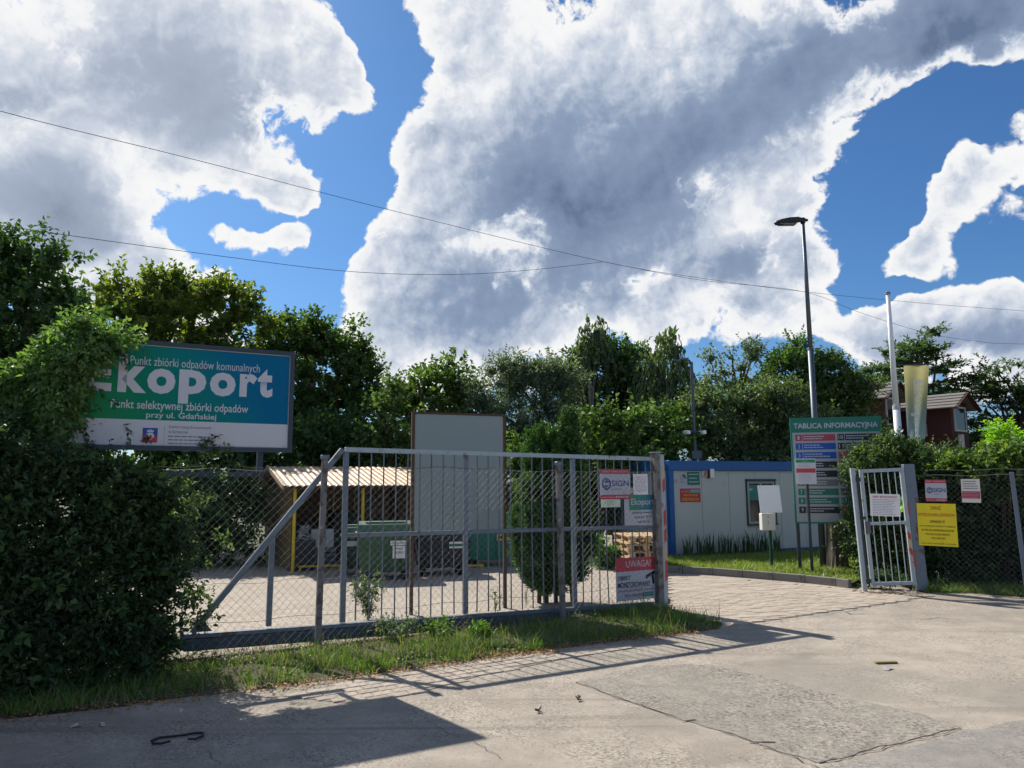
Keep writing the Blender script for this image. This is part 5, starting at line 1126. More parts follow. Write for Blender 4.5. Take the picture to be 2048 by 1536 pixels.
# ------------------------------------------------------------------ leaves, crowns, bushes
def unit(a): return a / np.maximum(np.linalg.norm(a, axis=-1, keepdims=True), 1e-9)
def rsph(n): return unit(rng.normal(size=(n, 3)))
def leaf_mesh(name, base, dirn, ll, lw, mat, parent=None, flat=.5, fold=.18, extra=None):
    n = len(base); L = (ll * rng.uniform(.65, 1.3, n))[:, None]; Wd = (lw * rng.uniform(.7, 1.25, n))[:, None]
    if extra:
        k = len(extra[0]); base = np.vstack([base, extra[0]]); dirn = np.vstack([dirn, extra[1]]); L = np.vstack([L, extra[2] * rng.uniform(.7, 1.2, (k, 1))]); Wd = np.vstack([Wd, extra[3] * rng.uniform(.8, 1.2, (k, 1))]); n += k
    nr = rsph(n) * (1 - flat) + np.array([0, 0, 1.0]) * flat; side = unit(np.cross(dirn, nr)); up = unit(np.cross(side, dirn))
    v = np.empty((n, 4, 3)); v[:, 0] = base; v[:, 1] = base + dirn * L * .45 + side * Wd * .5 + up * L * fold; v[:, 2] = base + dirn * L - up * L * .06; v[:, 3] = base + dirn * L * .45 - side * Wd * .5 + up * L * fold
    me = bpy.data.meshes.new(name); me.vertices.add(n * 4); me.vertices.foreach_set('co', v.astype(np.float32).ravel()); me.loops.add(n * 4); me.loops.foreach_set('vertex_index', np.arange(n * 4, dtype=np.int32))
    me.polygons.add(n); me.polygons.foreach_set('loop_start', np.arange(0, n * 4, 4, dtype=np.int32)); me.update(calc_edges=True)
    return me, n
def finish(me, name, rnd, mat, parent):
    at = me.attributes.new('rnd', 'FLOAT', 'FACE'); at.data.foreach_set('value', np.clip(rnd, 0, 1).astype(np.float32)); me.materials.append(mat)
    o = bpy.data.objects.new(name, me); COL.objects.link(o)
    if parent: o.parent = parent
    return o
def crown(name, C, rc, count, ll, lw, Ls, nl, style, mat, parent, origin=None, fz=.8, centre=None, rise=.45, core=.10):
    """sprays of leaves spread through clusters C (n,3) of radius rc (n)"""
    n = len(C); ns = max(1, int(count / nl)); idx = rng.choice(n, ns, p=rc ** 2 / (rc ** 2).sum()); ctr = C.mean(0) if centre is None else np.array(centre)
    d = rsph(ns); pos = C[idx] + d * (rng.random(ns) ** .45 * rc[idx])[:, None] * np.array([1, 1, fz])
    out = unit(pos - ctr)
    if style == 'weep': ax = unit(d * .25 + out * .15 + np.array([0, 0, -1.0]))
    elif style == 'layer': ax = unit((d * .8 + out * .9) * np.array([1, 1, .25]) + np.array([0, 0, .12]))
    elif style == 'fan': ax = unit(d * .35 + out * np.array([.7, .7, .1]) + np.array([0, 0, .8]))
    elif style == 'hang': ax = unit(d * .5 + out * .2 + np.array([0, 0, -.45]))
    else: ax = unit(d * .7 + out * .5 + np.array([0, 0, rise]) + rng.normal(0, .25, (ns, 3)))
    t = np.tile(np.linspace(.15, 1, nl), ns); a3 = np.repeat(ax, nl, 0); p3 = np.repeat(pos, nl, 0)
    base = p3 + a3 * (t * Ls * np.repeat(rng.uniform(.6, 1.3, ns), nl))[:, None]
    rad = rsph(ns * nl); rad = unit(rad - a3 * (rad * a3).sum(1, keepdims=True))
    if style == 'layer': rad = unit(rad * np.array([1, 1, .25]))
    dirn = unit(a3 * (.45 + .5 * t[:, None]) + rad * .9 + np.array([0, 0, -.22 if style not in ('fan', 'layer') else .02]))
    if style == 'weep': dirn = unit(rad * .35 + np.array([0, 0, -1.0]))
    nc = int(len(base) * core); ci = rng.choice(n, nc, p=rc ** 2 / (rc ** 2).sum())
    cp = C[ci] + rsph(nc) * (rng.random(nc) ** .5 * rc[ci] * .75)[:, None] * np.array([1, 1, fz]); cdn = unit(rsph(nc) * np.array([1, 1, .6] if style != 'weep' else [.3, .3, 1.5]))
    me, m = leaf_mesh(name, base, dirn, ll, lw, mat, flat={'layer': .8, 'fan': .05}.get(style, .5), extra=(cp - cdn * ll * 1.1, cdn, ll * 2.3, lw * 2.4))
    shade = np.concatenate([np.repeat(rng.random(ns), nl), rng.random(nc)]) * .45 + rng.random(m) * .55
    return finish(me, name, shade, mat, parent)
def lobes_to_clusters(lobes, dep, n, rcl, dfac=.75, shell=.5, irr=.20):
    ar = np.array([l[2] * l[3] for l in lobes], float); pick = rng.choice(len(lobes), n, p=ar / ar.sum()); C = np.empty((n, 3))
    for i, k in enumerate(pick):
        l = lobes[k]; dd = dep + (l[4] if len(l) > 4 else 0); c = D(l[0], l[1], dd); s = dd / F; v = rsph(1)[0] * (1 - shell * rng.random() ** 1.6); v *= rng.uniform(1 - irr, 1 + irr)
        C[i] = (c.x + v[0] * l[2] * s, c.y + v[1] * l[2] * s * dfac, max(c.z + v[2] * l[3] * s, .05))
    return C, rcl * rng.uniform(.6, 1.35, n)
BARK = M('bark_brown', (.07, .055, .042), .9, 0, .3, 6, .6); BARKP = M('bark_pale', (.30, .29, .27), .85, 0, .3, 6, .4)
def trunk_mesh(C, foot, r0, parent, mat, limbs=7, name='trunk'):
    mb = MB(); top = Vector(C[np.argsort(C[:, 2])[int(len(C) * .8)]].tolist()); mid = foot.lerp(Vector((foot.x * .6 + top.x * .4, foot.y * .6 + top.y * .4, top.z)), .55)
    axis = [foot + Vector((0, 0, -.1)), foot.lerp(mid, .5) + Vector((R.uniform(-.1, .1), R.uniform(-.1, .1), 0)), mid, mid.lerp(top, .6), top]
    axis = [p - foot for p in axis]; mb.tube(axis, [r0 * 1.25, r0, r0 * .7, r0 * .4, r0 * .12], 8)
    for k in range(limbs):
        q = Vector(C[R.randrange(len(C))].tolist()) - foot; a = axis[1].lerp(axis[3], R.uniform(.1, 1)); m = a.lerp(q, .5) + Vector((0, 0, .12 * (q - a).length)); mb.tube([a, a.lerp(m, .5), m, q], [r0 * .4, r0 * .3, r0 * .2, r0 * .06], 5)
    return mb.build(name, mat, parent, smooth=True)
def tree(name, label, dep, lobes, mat, ll=.12, lw=.07, Ls=.30, nl=7, style='up', rcl=.42, foot_px=None, group='trees behind the yard', dens=1.0, ncl=None, bark=None, cat='tree', r0=None, limbs=7, shell=.5, rise=.45, dfac=.75, fz=.8):
    area = sum(math.pi * l[2] * l[3] for l in lobes); fx = foot_px if foot_px else sum(l[0] * l[2] * l[3] for l in lobes) / sum(l[2] * l[3] for l in lobes)
    foot = D(fx, 960, dep); foot.z = 0; t = empty(name, foot, 0, label, cat, group)
    C, rc = lobes_to_clusters(lobes, dep, ncl or max(20, int(area / 560)), rcl * .68, dfac, shell); Ls *= 1.25; fo = np.array(foot[:])
    k = dep / F; ll *= 1.3; lw *= 1.35; cnt = int(area * k * k / (ll * lw * .5) * 3.0 * dens)
    crown('crown', C - fo, rc, min(cnt, 46000), ll, lw, Ls, nl, style, mat, t, rise=rise, fz=fz)
    hgt = max(c[2] for c in C); trunk_mesh(C, foot, r0 or .035 * hgt, t, bark or BARK, limbs)
    return t
LF_DARK = leafmat('leaf_dark_maple', (.022, .050, .016), (.045, .085, .022), None, .34, .14)
LF_MAPLE = leafmat('leaf_maple', (.048, .076, .016), (.105, .125, .022), (.22, .13, .025), .48, .10, .95)
LF_ACER = leafmat('leaf_field_maple', (.030, .062, .018), (.065, .10, .025), (.15, .11, .02), .42, .12, .97)
LF_GREEN = leafmat('leaf_mid', (.028, .060, .016), (.06, .105, .026), None, .40, .12)
LF_FRESH = leafmat('leaf_fresh', (.045, .095, .018), (.085, .15, .028), (.20, .12, .04), .48, .10, .985)
LF_SAP = leafmat('leaf_sapling', (.034, .066, .018), (.060, .10, .026), (.20, .12, .04), .40, .10, .985)
LF_SILVER = leafmat('leaf_silver', (.05, .075, .050), (.11, .145, .095), None, .34, .16)
LF_BIRCH = leafmat('leaf_birch', (.04, .065, .030), (.075, .105, .045), None, .40, .14)
LF_ROBIN = leafmat('leaf_robinia', (.030, .058, .026), (.055, .085, .035), (.10, .045, .025), .40, .12, .95)
LF_HEDGE = leafmat('leaf_hedge', (.016, .035, .014), (.031, .058, .021), (.09, .055, .02), .30, .12)
LF_VINE = leafmat('leaf_vine', (.050, .095, .030), (.09, .15, .045), None, .42, .14)
LF_BUSH = leafmat('leaf_bush', (.026, .052, .016), (.058, .090, .028), (.20, .12, .03), .40, .14, .97)
LF_CREEP = leafmat('leaf_creeper', (.035, .068, .014), (.075, .115, .022), None, .46, .12)
LF_LIME = leafmat('leaf_lime', (.10, .20, .015), (.16, .27, .02), None, .5, .08)
LF_THUJA = leafmat('leaf_thuja', (.022, .055, .014), (.045, .095, .02), None, .25, .05)
LF_BROWN = leafmat('leaf_fallen', (.16, .085, .035), (.30, .17, .07), (.42, .30, .10), .15, .05, .85)

# trees, from the left edge to the right edge
tree('maple_tree', 'dark dense maple filling the left edge behind the billboard', 15.5, [(60, 640, 105, 140), (20, 800, 130, 160), (95, 560, 55, 75), (120, 720, 70, 110), (-120, 700, 170, 220), (60, 520, 34, 42), (0, 540, 60, 60)], LF_DARK, .105, .060, .30, 7, 'up', .30, dens=1.25)
tree('maple_tree', 'sunlit maple with yellowing leaves rising above the billboard', 23, [(330, 655, 130, 95), (250, 650, 80, 90), (420, 640, 75, 85), (330, 585, 60, 50), (240, 590, 45, 50), (400, 580, 40, 42), (490, 665, 48, 62), (350, 780, 190, 110), (345, 565, 22, 34)], LF_MAPLE, .13, .085, .32, 7, 'up', .32, dens=1.15)
tree('maple_tree', 'tall bushy maple just right of the billboard with a ragged crown', 24, [(640, 770, 105, 120), (590, 700, 60, 62), (690, 700, 48, 52), (715, 790, 52, 100), (640, 860, 130, 90), (560, 780, 60, 110), (722, 690, 16, 34), (600, 660, 30, 32)], LF_ACER, .12, .07, .30, 7, 'up', .30, dens=1.25)
tree('round_tree', 'small round crowned tree above the blank board', 24, [(870, 785, 88, 58), (830, 790, 50, 50), (920, 775, 50, 46), (880, 750, 50, 30), (860, 860, 90, 60)], LF_ACER, .13, .085, .30, 7, 'up', .36)
tree('willow_tree', 'silvery narrow leaved willow right of the blank board', 23, [(1030, 830, 85, 95), (1000, 790, 50, 55), (1070, 770, 60, 50), (1110, 770, 45, 45), (960, 840, 50, 60), (1040, 910, 100, 60)], LF_SILVER, .11, .032, .34, 9, 'up', .34, dens=1.5)
tree('lime_tree', 'big dark round crowned tree in the middle of the tree line', 27, [(1215, 790, 105, 92), (1170, 780, 70, 70), (1265, 790, 62, 80), (1215, 725, 60, 36), (1290, 830, 50, 70), (1215, 880, 120, 70)], LF_DARK, .13, .085, .28, 7, 'up', .46, dens=1.3)
tree('birch_tree', 'left birch, a thin upright top with loose drooping twigs', 26.0, [(1185, 700, 32, 55), (1165, 680, 14, 36), (1205, 670, 16, 42), (1150, 730, 24, 40), (1180, 640, 10, 22), (1220, 720, 18, 30)], LF_BIRCH, .10, .035, .65, 13, 'weep', .34, dens=.75, ncl=60, bark=BARKP, r0=.08, limbs=14)
tree('birch_tree', 'right birch with long weeping twigs beside the grey mast', 24.5, [(1335, 730, 42, 62), (1310, 720, 26, 50), (1360, 710, 26, 55), (1345, 675, 20, 28), (1330, 790, 55, 60), (1372, 760, 16, 40)], LF_BIRCH, .10, .035, .75, 14, 'weep', .36, dens=.8, ncl=80, bark=BARKP, r0=.10, limbs=14)
tree('poplar_tree', 'loose poplar with one long twig reaching up and right beside the mast', 25, [(1470, 760, 48, 52), (1440, 790, 38, 50), (1500, 700, 16, 26), (1486, 720, 20, 26), (1512, 672, 9, 16), (1425, 735, 13, 24), (1540, 740, 24, 44), (1400, 800, 28, 40), (1480, 820, 80, 60)], LF_SILVER, .10, .055, .34, 7, 'up', .24, dens=.45, limbs=18)
tree('shrubby_tree', 'wide bushy grey green thicket tree behind the cabin roof', 22.5, [(1480, 860, 110, 70), (1390, 850, 60, 60), (1560, 840, 80, 85), (1430, 880, 90, 50), (1600, 870, 60, 70), (1500, 800, 70, 50)], LF_BIRCH, .085, .042, .30, 8, 'up', .32, dens=1.5)
tree('poplar_tree', 'upright leafy poplar left of the street lamp', 24, [(1565, 760, 48, 60), (1600, 750, 40, 55), (1548, 720, 14, 30), (1590, 715, 14, 26), (1630, 770, 40, 60), (1600, 830, 70, 70)], LF_GREEN, .09, .05, .30, 8, 'up', .28, dens=1.3)
tree('ivy_tree', 'flat topped ivy clad tree with rusty tips right of the street lamp', 24, [(1672, 760, 52, 46), (1640, 800, 45, 60), (1690, 800, 50, 70), (1665, 728, 42, 18), (1700, 860, 60, 60), (1630, 850, 40, 60)], LF_BUSH, .09, .05, .26, 8, 'up', .28, dens=1.4)
tree('robinia_tree', 'left robinia with airy layered foliage behind the flag pole', 38, [(1755, 740, 42, 34), (1740, 715, 26, 14), (1790, 720, 30, 22), (1770, 780, 55, 45), (1720, 760, 30, 40)], LF_ROBIN, .16, .075, .45, 9, 'layer', .50, dens=.85, bark=BARK, limbs=12, fz=.4)
tree('robinia_tree', 'tall middle robinia with a peaked airy crown above the dormers', 38, [(1855, 690, 26, 24), (1835, 710, 40, 30), (1890, 740, 40, 26), (1850, 755, 60, 46), (1920, 740, 22, 14), (1910, 780, 50, 34), (1860, 668, 14, 10), (1930, 770, 26, 20), (1850, 820, 80, 40)], LF_ROBIN, .16, .075, .45, 9, 'layer', .50, dens=.85, limbs=16, fz=.4)
tree('robinia_tree', 'right robinia with dark layered branches at the right edge', 36, [(1985, 760, 50, 22), (1990, 735, 30, 12), (1960, 790, 40, 26), (2030, 800, 50, 40), (1985, 830, 60, 40), (2100, 780, 80, 70), (1990, 880, 70, 40)], LF_ROBIN, .15, .07, .45, 9, 'layer', .50, dens=.85, limbs=14, fz=.4)
tree('acacia_sapling', 'bright lime green sapling at the right edge', 17, [(2025, 880, 24, 34), (2050, 900, 34, 44), (2010, 905, 14, 18), (2100, 900, 60, 50)], LF_LIME, .07, .030, .26, 9, 'layer', .18, dens=1.2, group=None, cat='sapling', r0=.03)
# lower growth under the tree line
tree('maple_sapling', 'fresh green maple thicket behind the conifer', 19.5, [(1050, 925, 30, 40), (1185, 885, 36, 50), (1120, 925, 40, 40), (1215, 885, 45, 55), (1260, 880, 40, 50), (1160, 930, 90, 45), (1260, 930, 60, 40), (1235, 845, 12, 26), (1200, 838, 10, 24)], LF_SAP, .11, .075, .34, 7, 'up', .26, dens=1.1, group='saplings behind the yard', cat='sapling', rise=.8)
tree('maple_sapling', 'dark leafy sapling clump between the gate post and the cabin roof', 21.5, [(1320, 860, 50, 60), (1290, 880, 40, 50), (1350, 880, 40, 50), (1320, 920, 70, 30)], LF_GREEN, .11, .075, .34, 7, 'up', .28, dens=1.2, group='saplings behind the yard', cat='sapling')
tree('maple_sapling', 'light green saplings left of the blank board above the shelter roof', 20.5, [(790, 850, 45, 70), (770, 900, 60, 50), (820, 900, 40, 40)], LF_ACER, .11, .07, .32, 7, 'up', .26, dens=1.2, group='saplings behind the yard', cat='sapling')
tree('elder_bush', 'deep green bush mass behind the shelter', 21.5, [(560, 890, 170, 60), (700, 910, 120, 50), (420, 900, 120, 80), (480, 980, 120, 60), (600, 960, 100, 50), (760, 950, 90, 40), (230, 920, 160, 70), (60, 930, 120, 80)], LF_DARK, .11, .07, .3, 7, 'up', .40, dens=1.3, group=None, cat='bush')
tree('elder_bush', 'shaded bush left of the shelter behind the wire fence', 17.2, [(430, 1030, 75, 80), (470, 1020, 50, 50), (380, 1040, 60, 90), (420, 1100, 90, 45)], LF_DARK, .08, .045, .3, 7, 'up', .25, dens=1.3, group=None, cat='bush')
tree('elder_bush', 'dark bushes closing the yard right of the teal container', 20, [(1040, 1010, 60, 60), (1000, 960, 60, 60), (1150, 990, 70, 60), (1200, 1010, 40, 60)], LF_DARK, .09, .055, .3, 7, 'up', .3, dens=1.3, group=None, cat='bush')
for sx_, dp_, lab in ((-900, 22, 'trees beyond the left edge'), (-500, 20, 'leafy tree beyond the left edge'), (2450, 24, 'leafy tree beyond the right edge'), (2900, 26, 'tree far beyond the right edge')):
    tree('leafy_tree', lab + ' of the view', dp_, [(sx_, 760, 220, 170), (sx_ + 60, 900, 200, 100)], LF_GREEN, .16, .10, .3, 6, 'up', .6, dens=.5)

# ------------------------------------------------------------------ conifer
cf = G(1098, 1206); th = empty('thuja', cf, 0, 'dense dark conifer with two pointed tops standing inside the gate', 'conifer'); dc = cf.y
Cs, rcs = lobes_to_clusters([(1106, 1085, 76, 92), (1108, 1010, 68, 90), (1110, 940, 50, 80), (1140, 880, 20, 50), (1076, 908, 20, 48), (1140, 845, 8, 22), (1074, 872, 8, 22), (1100, 1150, 52, 30), (1060, 1060, 34, 60), (1150, 1060, 34, 66)], dc, 700, .085, .9, .30, .05)
crown('foliage', Cs - np.array(cf[:]), rcs, 120000, .048, .017, .09, 8, 'fan', LF_THUJA, th, fz=1.3, core=.12)
tk = MB()
for px, lean in ((1078, -.1), (1093, -.03), (1112, .05), (1146, .16)): q = G(px, 1206) - cf; tk.tube([(q.x, q.y, -.05), (q.x * .9, q.y, .4), (q.x * .6, q.y, 1.2)], [.035, .03, .02], 7)
tk.build('trunk', BARK, th)

# ------------------------------------------------------------------ the overgrown left hedge and the vine over the billboard
hd_ = empty('left_hedge', FW(-4, 0), 0, 'tall dark overgrown hedge swallowing the fence on the left', 'hedge'); ho = np.array(hd_.location[:])
n = 1900; s = rng.uniform(-9.5, -1.53, n); top = np.interp(s, [-9.5, -5.2, -4.2, -3.4, -3.0, -2.6, -2.2, -1.42], [2.5, 2.55, 2.65, 2.35, 2.2, 2.02, 1.90, 1.68]); u = rng.random(n) ** 1.05; z = u * top; tf = -.78 + .30 * (z / top) ** 2 + .10 * np.sin(s * 3) ; t = np.where(rng.random(n) < .66, tf + rng.random(n) * .18, rng.uniform(-.6, .75, n))
C = np.stack([A.x + g.x * s + nrm.x * t, A.y + g.y * s + nrm.y * t, z], 1)
crown('leaves', C - ho, np.full(n, .15) * rng.uniform(.7, 1.4, n), 170000, .064, .030, .15, 7, 'up', LF_HEDGE, hd_, centre=(0, .8, .8))
kk = rng.choice(n, 190); C5 = C[kk] + np.array([g.y, -g.x, 0]) * .10
crown('broad_leaves', C5 - ho, np.full(190, .12), 9000, .095, .060, .16, 5, 'up', LF_DARK, hd_, centre=(0, .8, .8), core=0)
kk = rng.choice(n, 60); C6 = C[kk] + np.array([g.y, -g.x, 0]) * .12
crown('pale_shoots', C6 - ho, np.full(60, .07), 2600, .060, .022, .34, 10, 'up', LF_VINE, hd_, centre=(0, .8, .8), core=0)
st = MB()
for k in range(60): s_ = R.uniform(-9, -1.5); p = FW(s_, R.uniform(-.5, .5)) - Vector(hd_.location); st.tube([p, p + Vector((R.uniform(-.2, .2), R.uniform(-.2, .1), R.uniform(.6, 1.0))), p + Vector((R.uniform(-.4, .4), R.uniform(-.3, .2), R.uniform(1.2, 2.0)))], [.018, .012, .005], 4)
st.build('stems', BARK, hd_)
vn = empty('ivy_vine', Vector((BL_.x, BL_.y + .2, 0)), 0, 'bright topped climbing vine draped over the left half of the billboard', 'climber'); vo_ = np.array(vn.location[:])
C1, r1 = lobes_to_clusters([(170, 684, 60, 24), (130, 712, 50, 40), (110, 770, 60, 60), (60, 780, 60, 55), (20, 840, 50, 70), (80, 850, 60, 60), (232, 686, 26, 5), (175, 662, 30, 16), (95, 860, 22, 50), (-40, 820, 60, 80)], 7.45, 170, .13, .5, .5)
C2, r2 = lobes_to_clusters([(128, 735, 30, 50), (140, 765, 16, 45), (115, 800, 24, 55), (158, 708, 30, 18), (112, 840, 12, 40)], 7.16, 120, .055, .28, .6)
def to_px(P): q = P - np.array(CAM[:]); z = q @ np.array(_f[:]); return 1024 + F * (q @ np.array(CR[:])) / z, 768 - F * (q @ np.array(CU[:])) / z
def clear_of_print(C, r, k=1.0):   # the climber leaves the printed face free right of its own edge
    x, y = to_px(C); keep = (x + 1.15 * r * F / C[:, 1] < np.where(y < 690, 275, 208 - (y - 690) * .30)) | ((y > 900) & (x < 300)); return C[keep], r[keep]
C1, r1 = clear_of_print(C1, r1); C2, r2 = clear_of_print(C2, r2)
crown('leaves', np.vstack([C1, C2]) - vo_, np.concatenate([r1, r2]), 34000, .062, .034, .16, 7, 'hang', LF_VINE, vn)
def tendril(px0, py0, px1, py1, dep, nl, parent, o):
    a, b = D(px0, py0, dep), D(px1, py1, dep); pts = [a.lerp(b, k / 8) + Vector((R.uniform(-.012, .012), 0, 0)) for k in range(9)]
    MB().tube([p - Vector(o) for p in pts], .003, 4).build('tendril', BARK, parent)
    q = np.array([pts[min(8, int(k / nl * 9))][:] for k in range(nl)]) + rng.normal(0, .01, (nl, 3)); dv = unit(rng.normal(0, 1, (nl, 3)) * np.array([1, .4, .5]) + np.array([0, -.2, -.1]))
    me, m = leaf_mesh('tendril_leaves', q - np.array(o), dv, .055, .022, LF_HEDGE); return finish(me, 'tendril_leaves', rng.random(m), LF_HEDGE, parent)
vl = vn.location[:]
for a in ((150, 850, 190, 897), (165, 845, 178, 897), (195, 848, 182, 880), (252, 850, 262, 893), (250, 846, 256, 868), (285, 890, 300, 875), (390, 895, 436, 872), (400, 880, 425, 885), (215, 690, 262, 720), (255, 700, 246, 770), (262, 728, 250, 745), (228, 800, 232, 815), (300, 690, 262, 694)):
    tendril(*a, 7.36 + (a[0] - 128) / 447 * 1.06 - .04 if a[0] > 128 else 7.3, 22, vn, vl)
# sprigs that reach out of the hedge over the fence
sg = empty('hedge_sprigs', FW(-1.4, -.1), 0, 'loose sunlit sprigs reaching from the hedge over the wire fence', 'sprigs'); so_ = np.array(sg.location[:])
C3, r3 = lobes_to_clusters([(415, 912, 24, 12), (440, 906, 14, 6), (428, 952, 9, 12), (420, 1002, 8, 6), (415, 1030, 14, 9), (440, 1080, 12, 8), (405, 1120, 14, 10), (385, 1190, 24, 20), (400, 1230, 20, 10), (380, 1090, 12, 30), (378, 1000, 14, 40)], 8.0, 60, .05, .6, .9)
crown("leaves", C3 - so_, r3, 1100, .052, .033, .10, 5, "up", LF_BUSH, sg, core=0)

# ------------------------------------------------------------------ bushes on the right
def bush(name, label, dep, lobes, mat, cnt, ll, lw, Ls=.16, nl=7, ncl=160, rcl=.13, style='up', cat='bush', foot=None, stems=10, dfac=.7, shell=.6, rise=.45):
    f = foot if foot is not None else D(sum(l[0] for l in lobes) / len(lobes), 960, dep); f = f.copy(); f.z = 0; r_ = empty(name, f, 0, label, cat)
    C, rc = lobes_to_clusters(lobes, dep, ncl, rcl, dfac, shell); C = C + rng.normal(0, rcl * .5, C.shape); C[:, 2] = np.maximum(C[:, 2], .04)
    crown('leaves', C - np.array(f[:]), rc * rng.uniform(.55, 1.25, len(rc)), cnt, ll, lw, Ls, nl, style, mat, r_, rise=rise)
    if cnt > 10000:
        kk = rng.choice(len(C), 110); crown('shoots', C[kk] - np.array(f[:]), np.full(110, rcl * .5), int(cnt * .10), ll * .9, lw * .8, .42, 12, 'up', mat, r_, rise=.9, core=0)
    mb = MB()
    for k in range(stems): q = Vector(C[R.randrange(len(C))].tolist()) - f; mb.tube([Vector((q.x * .3, q.y * .3, 0)), Vector((q.x * .6, q.y * .6, q.z * .6)), q], [.02, .012, .004], 4)
    mb.build('stems', BARK, r_); return r_
bush('gate_bush', 'loose leafy bush growing over the information board and behind the pedestrian gate', 14.0, [(1765, 915, 44, 30), (1728, 930, 22, 24), (1800, 940, 56, 40), (1740, 960, 50, 40), (1760, 1010, 50, 60), (1790, 1060, 46, 70), (1745, 1080, 34, 60), (1780, 1130, 55, 45), (1715, 990, 10, 45), (1722, 1050, 10, 40), (1840, 930, 45, 22), (1880, 932, 50, 22), (1815, 912, 26, 12)], LF_BUSH, 24000, .066, .036, .20, 7, 230, .13)
bush('right_hedge', 'dark hedge with a yellow green top behind the wire fence on the right', 13.4, [(1880, 965, 60, 42), (1940, 968, 70, 40), (2000, 958, 60, 36), (2050, 950, 60, 40), (1900, 1030, 80, 90), (1990, 1040, 90, 95), (1900, 1120, 80, 65), (1990, 1130, 90, 60), (2080, 1050, 70, 120), (1860, 1100, 40, 80), (2180, 1040, 120, 140)], LF_HEDGE, 56000, .072, .042, .16, 7, 480, .17)
bush('hedge_top_creeper', 'yellow green creeper leaves along the top of the right hedge', 13.0, [(1960, 932, 50, 12), (2010, 930, 50, 18), (2050, 920, 40, 20), (1920, 940, 30, 10), (1990, 918, 30, 10)], LF_CREEP, 2600, .085, .055, .20, 5, 70, .12, 'up', 'climber')
bush('low_foot_bush', 'low dark ground bush at the foot of the pedestrian gate', 12.9, [(1770, 1160, 40, 9), (1862, 1172, 16, 12), (1890, 1180, 30, 10)], LF_HEDGE, 1800, .05, .03, .12, 6, 60, .09)
bush('lime_sprig', 'single lime green sprig between the bars of the pedestrian gate', 12.75, [(1806, 1008, 6, 5)], LF_LIME, 40, .08, .05, .1, 5, 4, .03, 'up', 'sprig', stems=2)
# a thick cut trunk on the lawn
sq = G(1678, 1148); sp_ = empty('tree_stump', sq, 0, 'thick grooved tree trunk standing behind the information board on the lawn', 'tree trunk')
mb = MB(); prof = [(.24, 0), (.20, .12), (.18, .4), (.175, .8), (.17, 1.2), (.15, 1.55), (.08, 1.62)]; nseg = 26; vs = []
for r_, z in prof:
    for k in range(nseg): a = 2 * math.pi * k / nseg; rr = r_ * (1 + .10 * math.sin(a * 5 + z) + .06 * math.sin(a * 11 + z * 2) + R.uniform(-.03, .03)); vs.append((rr * math.cos(a), rr * math.sin(a), z))
mb.add(vs, [(i * nseg + k, i * nseg + (k + 1) % nseg, (i + 1) * nseg + (k + 1) % nseg, (i + 1) * nseg + k) for i in range(len(prof) - 1) for k in range(nseg)] + [tuple((len(prof) - 1) * nseg + k for k in range(nseg))])
mb.build('trunk', M('stump_bark', (.085, .07, .055), .9, 0, .35, 4, .8), sp_)
kn = MB(); kn.tube([(-.02, -.05, 1.2), (.25, -.05, 1.5), (.4, 0, 1.9)], [.07, .05, .02], 6); kn.build('limb', BARK, sp_)

# ------------------------------------------------------------------ low plants
def weed(label, px, pyb, h, wd, cnt, mat, ll, lw, name='weed', cat='weed', stems=7, yellow=False):
    f = G(px, pyb); r_ = empty(name, f, 0, label, cat); mb = MB(); pts = []
    for k in range(stems):
        a = R.uniform(0, 2 * math.pi); q = Vector((math.cos(a) * wd * R.uniform(.2, 1), math.sin(a) * wd * R.uniform(.2, 1), h * R.uniform(.6, 1.1))); m = Vector((q.x * .35, q.y * .35, q.z * .55)); mb.tube([(0, 0, 0), m, q], [.005, .004, .002], 4)
        for j in range(6): pts.append((m.lerp(q, j / 5) if j > 1 else Vector((0, 0, 0)).lerp(m, .5 + .5 * j))[:])
    mb.build('stems', M('stem_green', (.06, .09, .03), .7), r_); C = np.array(pts)
    crown('leaves', C, np.full(len(C), .035 + wd * .10), cnt, ll, lw, .06, 4, 'up', mat, r_); return r_
weed('leafy weed with upright stems behind the bars left of the blank board leg', 738, 1240, .52, .32, 900, LF_BUSH, .05, .016, stems=16)
weed('small thin weed by the right leg of the blank board', 990, 1225, .30, .10, 90, LF_BUSH, .035, .014, stems=4)
weed('thin dry seedling in the yard between the blank board and conifer', 1052, 1212, .34, .06, 40, LF_BROWN, .03, .012, stems=3)
weed('low green rosette in the verge under the gate rail', 880, 1278, .16, .22, 420, LF_VINE, .07, .026, stems=8)
weed('broad leaved weed on the verge right of the second wire post', 960, 1282, .16, .20, 300, LF_FRESH, .07, .028, stems=7)
weed('dusty pale weed beside the yellow flower', 792, 1288, .24, .26, 600, LF_SILVER, .045, .016, stems=9)
bush('yard_shrub', 'bright green shrub beside the pallets at the cabin corner', 16.2, [(1215, 1108, 26, 18), (1205, 1122, 18, 14), (1228, 1118, 18, 16)], LF_FRESH, 2600, .06, .025, .14, 6, 40, .08, 'up', 'shrub', stems=6)
for k, (px, py) in enumerate(((755, 1292), (762, 1290))):
    if k: break
    f = G(px, py); dn = empty('dandelion', f, 0, 'single yellow flower on a tall stem in the verge', 'flower'); zz = D(px, 1258, f.y).z
    MB().tube([(0, 0, 0), (.01, 0, zz * .6), (0, 0, zz)], .003, 4).build('stem', M('stem_green', (.06, .09, .03)), dn)
    MB().lathe([(.006, -.006), (.022, .0), (.018, .008), (.004, .012)], 10).build('flower_head', M('flower_yellow', (.85, .55, .01), .6), dn, loc=(0, 0, zz))
